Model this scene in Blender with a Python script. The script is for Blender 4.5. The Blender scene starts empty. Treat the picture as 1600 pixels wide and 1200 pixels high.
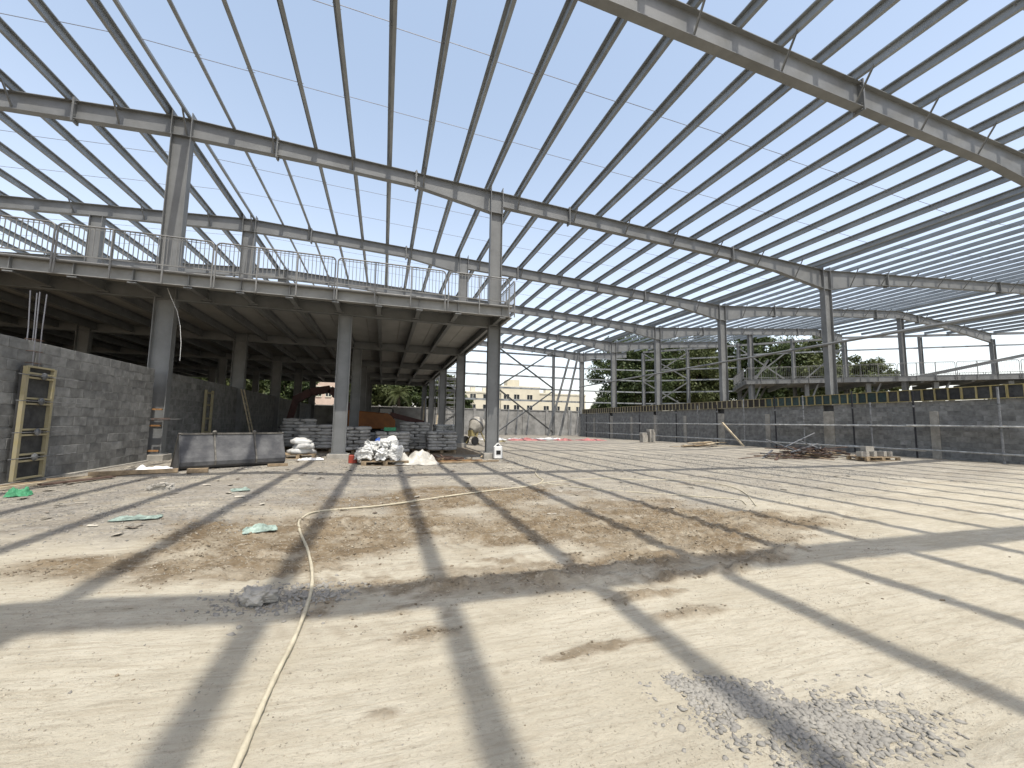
import bpy, bmesh, math, random
import numpy as np
from mathutils import Vector, Matrix

random.seed(7)
RNG = np.random.default_rng(7)
SC = bpy.context.scene
COL = SC.collection
R = math.radians

# ------------------------------------------------------------------ camera
CAMH = 1.3
def make_camera():
    yaw, pitch, roll = R(17.471), R(5.471), R(0.845)
    fw = Vector((math.sin(yaw)*math.cos(pitch), math.cos(yaw)*math.cos(pitch), math.sin(pitch)))
    rt = Vector((math.cos(yaw), -math.sin(yaw), 0)); up = rt.cross(fw)
    rt2 = rt*math.cos(roll) + up*math.sin(roll); up2 = up*math.cos(roll) - rt*math.sin(roll)
    cd = bpy.data.cameras.new('camera'); co = bpy.data.objects.new('camera', cd); COL.objects.link(co)
    m = Matrix.Identity(4)
    for i in range(3):
        m[i][0] = rt2[i]; m[i][1] = up2[i]; m[i][2] = -fw[i]
    m[2][3] = CAMH
    co.matrix_world = m
    cd.sensor_width = 36.0; cd.lens = 635.2/1600*36; cd.clip_start = 0.05; cd.clip_end = 3000
    SC.camera = co
make_camera()

# ------------------------------------------------------------------ light
SUN = Vector((0.052, -0.395, 1.0)).normalized()       # towards the sun
def make_light():
    w = bpy.data.worlds.new('World'); SC.world = w; w.use_nodes = True
    nt = w.node_tree; nt.nodes.clear()
    sky = nt.nodes.new('ShaderNodeTexSky'); sky.sky_type = 'NISHITA'; sky.sun_disc = False
    sky.sun_elevation = math.asin(SUN.z); sky.sun_rotation = math.atan2(SUN.x, SUN.y)
    sky.altitude = 0; sky.air_density = 1.0; sky.dust_density = 3.0; sky.ozone_density = 0.6
    hz = nt.nodes.new('ShaderNodeVectorMath'); hz.operation = 'ADD'      # dust haze, thicker towards the horizon all round
    tc = nt.nodes.new('ShaderNodeTexCoord'); sx = nt.nodes.new('ShaderNodeSeparateXYZ'); nt.links.new(tc.outputs['Generated'], sx.inputs[0])
    om = nt.nodes.new('ShaderNodeMath'); om.operation = 'SUBTRACT'; om.use_clamp = True; om.inputs[0].default_value = 1.0; nt.links.new(sx.outputs[2], om.inputs[1])
    pw = nt.nodes.new('ShaderNodeMath'); pw.operation = 'POWER'; pw.inputs[1].default_value = 2.7; nt.links.new(om.outputs[0], pw.inputs[0])
    mx = nt.nodes.new('ShaderNodeMix'); mx.data_type = 'RGBA'; mx.inputs[6].default_value = (.92, 1.12, 1.18, 1); mx.inputs[7].default_value = (4.3, 4.0, 3.6, 1)
    nt.links.new(pw.outputs[0], mx.inputs[0]); nt.links.new(mx.outputs[2], hz.inputs[1])
    nt.links.new(sky.outputs[0], hz.inputs[0])
    bg = nt.nodes.new('ShaderNodeBackground'); bg.inputs[1].default_value = 0.15
    out = nt.nodes.new('ShaderNodeOutputWorld')
    nt.links.new(hz.outputs[0], bg.inputs[0]); nt.links.new(bg.outputs[0], out.inputs[0])
    ld = bpy.data.lights.new('sun', 'SUN'); ld.energy = 3.7; ld.angle = R(0.53); ld.color = (1.0, 0.95, 0.86)
    lo = bpy.data.objects.new('sun', ld); COL.objects.link(lo); lo.location = (0, 0, 40)
    lo.rotation_euler = (-SUN).to_track_quat('-Z', 'Y').to_euler()
make_light()
SC.view_settings.view_transform = 'Standard'; SC.view_settings.look = 'None'
SC.view_settings.gamma = 1.0; SC.view_settings.use_curve_mapping = False
SC.view_settings.exposure = 0.45

# ------------------------------------------------------------------ materials
MATS = {}
def mat(name, col, rough=0.6, metal=0.0, var=0.15, scale=3.0, bump=0.0, bscale=40.0, orand=0.0, col2=None, spec=0.3, stretch=None, fac=(0.35, 0.7)):
    """procedural paint / concrete / metal: two octaves of noise, optional per object variation"""
    if name in MATS: return MATS[name]
    m = bpy.data.materials.new(name); m.use_nodes = True; MATS[name] = m
    nt = m.node_tree; N = nt.nodes; L = nt.links
    b = N['Principled BSDF']; b.inputs['Roughness'].default_value = rough; b.inputs['Metallic'].default_value = metal
    b.inputs['Specular IOR Level'].default_value = spec
    tc = N.new('ShaderNodeTexCoord'); src = tc.outputs['Object']
    if stretch:
        mp = N.new('ShaderNodeMapping'); mp.inputs['Scale'].default_value = stretch; L.new(src, mp.inputs[0]); src = mp.outputs[0]
    nz = N.new('ShaderNodeTexNoise'); nz.inputs['Scale'].default_value = scale; nz.inputs['Detail'].default_value = 6; nz.inputs['Roughness'].default_value = 0.65
    L.new(src, nz.inputs['Vector'])
    if orand:
        oi = N.new('ShaderNodeObjectInfo'); ad = N.new('ShaderNodeVectorMath'); ad.operation = 'MULTIPLY_ADD'
        cx = N.new('ShaderNodeCombineXYZ')
        for k in range(3): L.new(oi.outputs['Random'], cx.inputs[k])
        L.new(cx.outputs[0], ad.inputs[0]); ad.inputs[1].default_value = (37, 53, 71); L.new(src, ad.inputs[2]); L.new(ad.outputs[0], nz.inputs['Vector'])
    cr = N.new('ShaderNodeValToRGB')
    c2 = col2 or tuple(max(0, x*(1-var*1.6)) for x in col); c1 = col if col2 else tuple(min(1, x*(1+var*0.6)) for x in col)
    cr.color_ramp.elements[0].position = fac[0]; cr.color_ramp.elements[1].position = fac[1]
    cr.color_ramp.elements[0].color = (*c2, 1); cr.color_ramp.elements[1].color = (*c1, 1)
    L.new(nz.outputs[0], cr.inputs[0])
    o = cr.outputs[0]
    if orand:
        hs = N.new('ShaderNodeHueSaturation'); mr = N.new('ShaderNodeMapRange')
        mr.inputs[3].default_value = 1-orand; mr.inputs[4].default_value = 1+orand
        L.new(oi.outputs['Random'], mr.inputs[0]); L.new(mr.outputs[0], hs.inputs['Value']); L.new(o, hs.inputs['Color']); o = hs.outputs[0]
    L.new(o, b.inputs['Base Color'])
    if bump:
        n2 = N.new('ShaderNodeTexNoise'); n2.inputs['Scale'].default_value = bscale; n2.inputs['Detail'].default_value = 5
        L.new(src, n2.inputs['Vector'])
        bp = N.new('ShaderNodeBump'); bp.inputs['Strength'].default_value = bump; bp.inputs['Distance'].default_value = 0.02
        L.new(n2.outputs[0], bp.inputs['Height']); L.new(bp.outputs[0], b.inputs['Normal'])
    return m

M_STEEL = mat('grey_primer_steel', (.183, .188, .188), .5, 0, .16, 1.2, spec=.4)
M_GALV = mat('galvanised_purlin', (.27, .288, .30), .5, .1, .15, 1.5, 0, 80, .05)
M_ROD = mat('sag_rod_steel', (.22, .22, .24), .5, .3)
M_DECK = mat('decking_sheet', (.40, .395, .375), .6, 0, .12, 1.0, 0, 30)
M_RAIL = mat('railing_paint', (.20, .20, .195), .5, 0, .1, 3)
M_EDGE_LIT = mat('sunlit_edge_steel', (.27, .27, .26), .5, 0, .12, 2)  # lighter copy of the frame steel, sunlight on the edge beams painted in
M_BLOCK = mat('concrete_block', (.235, .235, .226), .92, 0, .26, 4, .5, 90, .2)
M_MORTAR = mat('mortar', (.29, .285, .27), .95, 0, .2, 8, .4, 60)
M_CONC = mat('cast_concrete', (.36, .34, .30), .9, 0, .2, 4, .35, 50)
M_CONCD = mat('boundary_concrete', (.33, .325, .31), .9, 0, .25, 1.1, .3, 30)
M_YEL = mat('yellow_formwork_paint', (.38, .31, .11), .6, 0, .3, 9, .1, 60, .15, col2=(.26, .22, .13))
M_YELP = mat('pale_yellow_formwork', (.36, .31, .17), .65, 0, .3, 9, .1, 60, .1, col2=(.36, .32, .22))
M_PLYK = mat('black_film_ply', (.022, .022, .024), .55, 0, .4, 6, .1, 60, .3, col2=(.06, .06, .058))
M_PLYT = mat('teal_stained_ply', (.04, .075, .07), .7, 0, .4, 7, .1, 60, .3, col2=(.03, .04, .04))
M_PLYB = mat('brown_ply', (.075, .06, .045), .7, 0, .4, 6, .1, 60, .4, col2=(.03, .03, .03))
M_WOOD = mat('weathered_timber', (.33, .25, .16), .85, 0, .3, 6, .3, 60, .25, stretch=(1, 1, 1))
M_WOODO = mat('orange_timber', (.36, .19, .075), .8, 0, .3, 6, .2, 60, .1)
M_WOODP = mat('pale_timber', (.52, .44, .31), .8, 0, .25, 6, .2, 60, .1)
M_RUST = mat('rusty_steel', (.13, .085, .066), .8, .1, .4, 12, .3, 90, .25)
M_TUBE = mat('scaffold_tube', (.24, .245, .25), .45, .5, .3, 8, 0, 40, .35)
M_BUCK = mat('worn_bucket_steel', (.13, .13, .13), .6, .1, .35, 3.0, .15, 40, 0, col2=(.055, .056, .06), fac=(.38, .72))
M_BUCKE = mat('bucket_edge', (.17, .16, .14), .6, .2, .35, 8)
M_BAG = mat('cement_bag', (.40, .385, .36), .7, 0, .25, 5, .3, 25, .22)
M_BAGW = mat('white_sack', (.58, .58, .56), .65, 0, .15, 4, .3, 20, .1)
M_FILM = mat('dusty_film', (.50, .48, .43), .4, 0, .2, 3, .3, 15)
M_BLUE = mat('blue_plastic', (.03, .09, .35), .5)
M_REDP = mat('red_crate', (.30, .05, .03), .5)
M_TARP = mat('pinkish_red_tarp', (.40, .15, .14), .6, 0, .3, 3, .3, 10, .1)
M_ORG = mat('orange_machine_paint', (.26, .09, .015), .45, 0, .2, 2)
M_DKR = mat('dark_red_paint', (.07, .022, .018), .5, 0, .3, 3)
M_BLK = mat('black_rubber', (.02, .02, .02), .7)
M_HOSE = mat('cream_hose', (.52, .47, .35), .6, 0, .3, 9, .1, 30, col2=(.36, .32, .235))
M_CLO = mat('teal_rag', (.30, .38, .33), .8, 0, .35, 12, .4, 30, .1)
M_GRN = mat('green_rag', (.07, .30, .15), .7, 0, .3, 12, .3, 30)
M_WHT = mat('white_plastic', (.75, .75, .73), .5, 0, .08, 4)
M_YPL = mat('yellow_building_plaster', (.58, .53, .41), .9, 0, .08, .4)
M_PPL = mat('pink_building_plaster', (.52, .40, .32), .9, 0, .1, .5)
M_TRIM = mat('pale_trim', (.62, .58, .47), .9, 0, .08, 1)
M_GLASS = mat('window_glass', (.035, .04, .045), .15, 0, .2, 1, spec=.5)
M_BARK = mat('bark', (.10, .075, .05), .95, 0, .3, 6, .5, 20)
M_STONE = mat('gravel_stone', (.30, .282, .245), .9, 0, .35, 3.2, 0, 60, fac=(.3, .72), col2=(.17, .162, .148))
M_DIRT = mat('dirt_clod', (.22, .178, .125), .95, 0, .3, 5, .3, 60)

M_CRUMB = mat('sand_crumb', (.40, .36, .285), .95, 0, .3, 6, 0, 60)
M_CLODP = mat('dried_clod', (.33, .285, .215), .95, 0, .4, 4, 0, 60, col2=(.13, .10, .068), fac=(.38, .6))

def leaf_mat(name, c1, c2):
    m = bpy.data.materials.new(name); m.use_nodes = True; nt = m.node_tree; N = nt.nodes; L = nt.links
    b = N['Principled BSDF']; b.inputs['Roughness'].default_value = .55; b.inputs['Specular IOR Level'].default_value = .25
    g = N.new('ShaderNodeNewGeometry'); n = N.new('ShaderNodeTexNoise'); n.inputs['Scale'].default_value = 1.3; n.inputs['Detail'].default_value = 4
    L.new(g.outputs['Position'], n.inputs['Vector'])
    mx = N.new('ShaderNodeMath'); mx.operation = 'MULTIPLY_ADD'; mx.inputs[1].default_value = .45; L.new(g.outputs['Random Per Island'], mx.inputs[0]); 
    s = N.new('ShaderNodeMath'); s.operation = 'MULTIPLY'; s.inputs[1].default_value = .6; L.new(n.outputs[0], s.inputs[0]); L.new(s.outputs[0], mx.inputs[2])
    cr = N.new('ShaderNodeValToRGB'); cr.color_ramp.elements[0].position = .2; cr.color_ramp.elements[1].position = .75
    cr.color_ramp.elements[0].color = (*c1, 1); cr.color_ramp.elements[1].color = (*c2, 1)
    L.new(mx.outputs[0], cr.inputs[0]); L.new(cr.outputs[0], b.inputs['Base Color'])
    tr = N.new('ShaderNodeBsdfTranslucent'); L.new(cr.outputs[0], tr.inputs[0])
    ms = N.new('ShaderNodeMixShader'); ms.inputs[0].default_value = .25
    L.new(b.outputs[0], ms.inputs[1]); L.new(tr.outputs[0], ms.inputs[2]); L.new(ms.outputs[0], N['Material Output'].inputs[0])
    return m
M_LEAF = leaf_mat('leaf_dark_green', (.024, .037, .013), (.07, .094, .03))
M_LEAF2 = leaf_mat('leaf_olive', (.036, .045, .016), (.105, .122, .043))

# ------------------------------------------------------------------ mesh helpers
ORG = {}
def tag(o, label=None, cat=None, group=None, kind=None):
    if label: o['label'] = label
    if cat: o['category'] = cat
    if group: o['group'] = group
    if kind: o['kind'] = kind
    return o
def thing(name, loc, label, cat, group=None, rz=0.0):
    o = bpy.data.objects.new(name, None); COL.objects.link(o); o.location = loc; o.rotation_euler = (0, 0, rz)
    o.empty_display_size = 0.2
    ORG[o] = Vector(loc)
    return tag(o, label, cat, group)

class MB:
    def __init__(s): s.v = []; s.f = []; s.n = 0
    def add(s, vs, fs):
        s.v.extend([tuple(p) for p in vs]); s.f.extend([tuple(i+s.n for i in f) for f in fs]); s.n += len(vs); return s
    def box(s, x0, x1, y0, y1, z0, z1):
        return s.add([(x0,y0,z0),(x1,y0,z0),(x1,y1,z0),(x0,y1,z0),(x0,y0,z1),(x1,y0,z1),(x1,y1,z1),(x0,y1,z1)],
                     [(0,3,2,1),(4,5,6,7),(0,1,5,4),(1,2,6,5),(2,3,7,6),(3,0,4,7)])
    def bar(s, p0, p1, w, h, up=(0,0,1)):
        p0 = Vector(p0); p1 = Vector(p1); d = (p1-p0).normalized(); u = Vector(up)
        if abs(d.dot(u)) > .98: u = Vector((0,1,0))
        a = d.cross(u).normalized(); b = a.cross(d).normalized(); a *= w/2; b *= h/2
        vs = [p+x for p in (p0, p1) for x in (-a-b, a-b, a+b, -a+b)]
        return s.add(vs, [(3,2,1,0),(4,5,6,7),(0,1,5,4),(1,2,6,5),(2,3,7,6),(3,0,4,7)])
    def tube(s, pts, r, n=6, cap=True):
        pts = [Vector(p) for p in pts]; rs = r if isinstance(r, (list, tuple)) else [r]*len(pts)
        vs = []; fs = []; pa = None
        for i, p in enumerate(pts):
            d = (pts[min(i+1, len(pts)-1)]-pts[max(i-1, 0)]).normalized()
            if pa is None:
                u = Vector((0,0,1)) if abs(d.z) < .9 else Vector((1,0,0)); a = d.cross(u).normalized()
            else: a = (pa-d*pa.dot(d)).normalized()
            pa = a; b = d.cross(a)
            for k in range(n):
                t = 2*math.pi*k/n; vs.append(p+(a*math.cos(t)+b*math.sin(t))*rs[i])
        for i in range(len(pts)-1):
            for k in range(n):
                fs.append((i*n+k, i*n+(k+1)%n, (i+1)*n+(k+1)%n, (i+1)*n+k))
        if cap: fs.append(tuple(range(n-1, -1, -1))); fs.append(tuple((len(pts)-1)*n+k for k in range(n)))
        return s.add(vs, fs)
    def extrude(s, prof, p0, p1, ax, ay, closed=True, cap=True):
        """profile [(a,b)] swept from p0 to p1 with axes ax, ay"""
        p0 = Vector(p0); p1 = Vector(p1); ax = Vector(ax); ay = Vector(ay); n = len(prof)
        vs = [p+ax*a+ay*b for p in (p0, p1) for a, b in prof]
        fs = [(i, (i+1) % n, n+(i+1) % n, n+i) for i in range(n if closed else n-1)]
        if cap: fs.append(tuple(range(n-1, -1, -1))); fs.append(tuple(range(n, 2*n)))
        return s.add(vs, fs)
    def lathe(s, prof, base, axis, n=14):
        base = Vector(base); d = Vector(axis).normalized(); u = Vector((0,0,1)) if abs(d.z) < .9 else Vector((1,0,0))
        a = d.cross(u).normalized(); b = d.cross(a); vs = []; fs = []
        for r, t in prof:
            for k in range(n):
                q = 2*math.pi*k/n; vs.append(base+d*t+(a*math.cos(q)+b*math.sin(q))*r)
        for i in range(len(prof)-1):
            for k in range(n): fs.append((i*n+k, i*n+(k+1)%n, (i+1)*n+(k+1)%n, (i+1)*n+k))
        fs.append(tuple(range(n-1,-1,-1))); fs.append(tuple((len(prof)-1)*n+k for k in range(n)))
        return s.add(vs, fs)
    def ibeam(s, p0, p1, d, w, tf=.016, tw=.012, side=(1,0,0)):
        """straight I section; top-centre line p0-p1, depth d along -up, width w along side"""
        p0 = Vector(p0); p1 = Vector(p1); ax = (p1-p0).normalized(); sd = Vector(side); up = sd.cross(ax)
        if up.z < 0 or (abs(up.z) < .01 and False): up = -up
        pr = [(-w/2,0),(w/2,0),(w/2,-tf),(tw/2,-tf),(tw/2,-d+tf),(w/2,-d+tf),(w/2,-d),(-w/2,-d),(-w/2,-d+tf),(-tw/2,-d+tf),(-tw/2,-tf),(-w/2,-tf)]
        return s.extrude(pr, p0, p1, sd, up)
    def build(s, name, m, parent=None, smooth=False, local=False, bevel=0):
        me = bpy.data.meshes.new(name)
        o0 = Vector((0,0,0))
        root = parent
        while root is not None and root.parent is not None: root = root.parent
        if root is not None and not local: o0 = ORG.get(root, Vector((0,0,0)))
        me.from_pydata([(p[0]-o0.x, p[1]-o0.y, p[2]-o0.z) for p in s.v], [], s.f); me.update()
        bm = bmesh.new(); bm.from_mesh(me); bmesh.ops.recalc_face_normals(bm, faces=bm.faces)
        if bevel: bmesh.ops.bevel(bm, geom=list(bm.edges), offset=bevel, segments=1, affect='EDGES')
        bm.to_mesh(me); bm.free()
        if smooth:
            for p in me.polygons: p.use_smooth = True
        if m: me.materials.append(m)
        o = bpy.data.objects.new(name, me); COL.objects.link(o); o.parent = parent
        return o
def inst(name, me, loc, parent=None, rot=(0,0,0), scale=(1,1,1)):
    o = bpy.data.objects.new(name, me); COL.objects.link(o); o.parent = parent
    o.location = loc; o.rotation_euler = rot; o.scale = scale
    return o
def np_mesh(name, V, F, m, parent=None, smooth=False):
    me = bpy.data.meshes.new(name); V = np.asarray(V, np.float32); F = np.asarray(F, np.int32); k = F.shape[1]
    me.vertices.add(len(V)); me.vertices.foreach_set('co', V.ravel())
    me.loops.add(F.size); me.loops.foreach_set('vertex_index', F.ravel())
    me.polygons.add(len(F)); me.polygons.foreach_set('loop_start', np.arange(0, F.size, k, dtype=np.int32))
    me.polygons.foreach_set('loop_total', np.full(len(F), k, np.int32))
    if smooth: me.polygons.foreach_set('use_smooth', np.ones(len(F), bool))
    me.update(calc_edges=True); me.validate()
    if m: me.materials.append(m)
    o = bpy.data.objects.new(name, me); COL.objects.link(o); o.parent = parent
    return o

def vnoise(x, y, seed=0):
    """2-D value noise, numpy, range 0..1"""
    xi = np.floor(x).astype(np.int64); yi = np.floor(y).astype(np.int64); xf = x-xi; yf = y-yi
    def h(a, b):
        n = (a*374761393 + b*668265263 + seed*974634777) & 0xffffffff
        n = ((n ^ (n >> 13))*1274126177) & 0xffffffff
        return ((n ^ (n >> 16)) & 0xffff)/65535.0
    u = xf*xf*(3-2*xf); v = yf*yf*(3-2*yf)
    return (h(xi,yi)*(1-u)+h(xi+1,yi)*u)*(1-v)+(h(xi,yi+1)*(1-u)+h(xi+1,yi+1)*u)*v
def fbm(x, y, o=4, seed=0):
    r = 0; a = .5; t = 0
    for k in range(o): r = r+a*vnoise(x*2**k, y*2**k, seed+k*17); t += a; a *= .5
    return r/t
def sstep(a, b, x): t = np.clip((x-a)/(b-a), 0, 1); return t*t*(3-2*t)

# ------------------------------------------------------------------ ground
def g_base(x, y):
    x = np.asarray(x, float); y = np.asarray(y, float)
    left = .12*sstep(.3, -2.6, x)*(1-.5*sstep(-4.8, -6.2, x))
    right = .14*sstep(15.5, 20.5, x)*(1-sstep(16, 34, y))
    return left*(1-sstep(16, 24, y))+right-.06*sstep(24, 40, y)
def gz(x, y): return float(g_base(x, y))
# tyre paths: list of (points, half width)
TRACKS = [
 [(-3,3.05),(0,2.95),(1.5,3.0),(3.0,3.35),(4.4,3.75),(6.0,4.6),(8,5.4),(11,6.2)],
 [(-1,3.9),(1.2,3.65),(2.6,3.75),(4.0,4.3),(5.2,5.1),(6.2,6.4)],
 [(0.2,4.6),(1.8,4.4),(3.1,4.7),(4.2,5.6),(4.9,6.8),(5.1,8.0)],
 [(4.6,2.5),(5.3,3.3),(6.6,4.3),(8.6,5.1),(12,5.6)],
 [(2,5.6),(3.8,5.2),(5.6,4.55),(7.8,4.2),(11,4.1)],
 [(-4,6.2),(-1,5.6),(1,5.4),(3,6.0),(6,7.4),(10,8.4)],
 [(3,9.2),(7,7.4),(11,6.6),(16,6.4)],[(4,10.5),(8,8.6),(12,7.8),(18,7.6)],
]
def track_fields(X, Y):
    z = np.zeros_like(X); dm = np.zeros_like(X)
    for ti, pts in enumerate(TRACKS):
        p = np.array(pts, float)
        t = np.linspace(0, len(p)-1, 90); i = np.clip(t.astype(int), 0, len(p)-2); f = t-i
        p0 = p[np.clip(i-1,0,None)]; p1 = p[i]; p2 = p[i+1]; p3 = p[np.clip(i+2,None,len(p)-1)]; f = f[:,None]
        c = .5*((2*p1)+(-p0+p2)*f+(2*p0-5*p1+4*p2-p3)*f**2+(-p0+3*p1-3*p2+p3)*f**3)
        sl = np.r_[0, np.cumsum(np.hypot(*np.diff(c, axis=0).T))]
        bb = (X > c[:,0].min()-.6) & (X < c[:,0].max()+.6) & (Y > c[:,1].min()-.6) & (Y < c[:,1].max()+.6)
        xs = X[bb]; ys = Y[bb]; best = np.full(xs.shape, 9.0); bs = np.zeros(xs.shape); sg = np.zeros(xs.shape)
        for k in range(len(c)-1):
            d = c[k+1]-c[k]; L2 = (d**2).sum(); u = np.clip(((xs-c[k,0])*d[0]+(ys-c[k,1])*d[1])/L2, 0, 1)
            qx = xs-c[k,0]-u*d[0]; qy = ys-c[k,1]-u*d[1]; dd = np.hypot(qx, qy); m = dd < best
            best[m] = dd[m]; bs[m] = (sl[k]+u*math.sqrt(L2))[m]; sg[m] = np.sign(d[0]*qy-d[1]*qx)[m]
        amp = (.55+.9*fbm(xs*.9, ys*.9, 3, 50+ti)); amp = np.clip((amp-.72)*2.4, 0, 1.0)
        w = .19
        rut = -.012*np.exp(-(best/w)**4)+.009*np.exp(-((best-w*1.35)/.09)**2)
        tread = .011*np.exp(-(best/w)**6)*np.sin(2*math.pi*(bs+sg*best*.55)/.15)
        z[bb] += amp*(rut+tread); dm[bb] = np.maximum(dm[bb], amp*np.exp(-(best/.26)**4)*(.45+.55*np.sin(2*math.pi*(bs+sg*best*.55)/.15)))  # sine bands paint the shading of the tread ridges into the track tone
    return z, dm
SPOTS = [(.27,2.66,.24,.09,0),(.02,2.66,.10,.05,0),(1.98,2.78,.36,.09,.05),(2.15,2.45,.30,.07,.05),(1.15,2.22,.34,.05,.1),(1.5,2.24,.18,.04,0),(.03,2.02,.10,.04,0),(2.5,3.02,.55,.13,.1),(3.4,3.15,.8,.13,.25),(4.3,3.5,.7,.12,.35),(.9,3.45,1.3,.34,.03),(-.9,3.9,.9,.1,.1)]
RIDGE = [((.3,3.42),(1.3,3.3),.035),((1.3,3.3),(2.3,3.08),.05),((2.3,3.08),(3.2,3.02),.055),((3.2,3.02),(4.6,3.55),.045),((1.2,3.85),(2.9,3.75),.025),((2.9,3.75),(4.4,4.4),.03),((1.85,2.79),(2.2,2.77),.03),((1.9,2.45),(2.4,2.46),.025)]
def g_ridge(X, Y):
    z = np.zeros_like(X)
    for (ax, ay), (bx, by), h in RIDGE:
        dx, dy = bx-ax, by-ay; u = np.clip(((X-ax)*dx+(Y-ay)*dy)/(dx*dx+dy*dy), 0, 1); d = np.hypot(X-ax-u*dx, Y-ay-u*dy)
        z = np.maximum(z, h*np.exp(-(d/.075)**2)*np.clip(fbm(X*9, Y*14, 3, 44)*2.6-.75, 0, 1.3))
    return z
def g_masks(X, Y):
    n1 = fbm(X*.55, Y*.55, 4, 3); n2 = fbm(X*1.7, Y*1.7, 4, 9); n3 = fbm(X*6, Y*9, 4, 31)
    # grey gravel: left / back of a wandering line
    edge = 5.3+.25*np.clip(X+2.2, -3, 0)+1.15*np.clip(X+1.8, 0, 40)
    grav = sstep(-1.0, 1.1, (Y-edge)+(n1-.5)*4.5+(n2-.5)*1.6)
    grav = np.maximum(grav, .8*sstep(4.4, 7.4, Y-.06*np.clip(X-6, 0, 20)+(n1-.5)*4.5+(n2-.5)*2))
    # damp brown soil
    def ell(cx, cy, a, b, th=0):
        c, s = math.cos(th), math.sin(th); u = (X-cx)*c+(Y-cy)*s; v = -(X-cx)*s+(Y-cy)*c
        return np.hypot(u/a, v/b)
    d = np.minimum(np.minimum(ell(3.1, 5.0, 2.5, 1.45, .25), ell(-.1, 5.2, 2.0, .95, .0)), np.minimum(ell(2.1, 3.5, 2.7, .42, .06)+.22, ell(1.2, 7.2, 2.7, 1.0, .1)))
    d = np.minimum(d, np.minimum(ell(-.9, 4.35, 1.5, .5, .08), ell(4.3, 4.7, 1.5, 1.0, .2)))
    damp = sstep(1.25, .55, d+(n2-.5)*1.3+(n1-.5)*.9)
    for cx, cy, a_, b_, th in SPOTS: damp = np.maximum(damp, .8*sstep(1.25, .3, ell(cx, cy, a_, b_, th)+(n3-.5)*2.8))
    damp = np.maximum(damp, sstep(4.6, 3.6, X)*sstep(15.6, 16.8, Y)*sstep(46, 44, Y))  # shade under the mezzanine painted into the ground colour
    damp = np.maximum(damp, sstep(-6.5, -6.8, X)*sstep(60, 50, Y))      # shade painted into the ground beyond the left wall, cutting bounced light
    return grav, damp
def g_relief(X, Y, tz=None):
    X = np.asarray(X, float); Y = np.asarray(Y, float)
    grav, damp = g_masks(X, Y); near = 1-sstep(14, 26, np.hypot(X, Y))
    if tz is None: tz = track_fields(np.atleast_1d(X), np.atleast_1d(Y))[0].reshape(X.shape)
    rough = (fbm(X*.5, Y*.5, 2, 1)-.5)*.03+(fbm(X*4.2, Y*4.2, 3, 2)-.5)*.012
    clod = np.clip(fbm(X*7.5, Y*9.5, 3, 5)-.52, 0, 1)*.09+np.clip(fbm(X*15, Y*19, 2, 15)-.5, 0, 1)*.055
    fine = (fbm(X*13, Y*13, 2, 6)-.5)*.012
    streak = (fbm(X*1.1+.25*Y, Y*12, 3, 8)-.5)*.012         # graded sideways by a blade
    return g_base(X, Y)+g_ridge(X, Y)+near*(rough+clod*(.12+.95*damp)+fine*(.55+.6*np.maximum(damp, grav))+streak*(1-.7*grav)+tz*(.45+1.1*damp))
def gr(x, y): return float(g_relief(np.array([x]), np.array([y]))[0])
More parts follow.
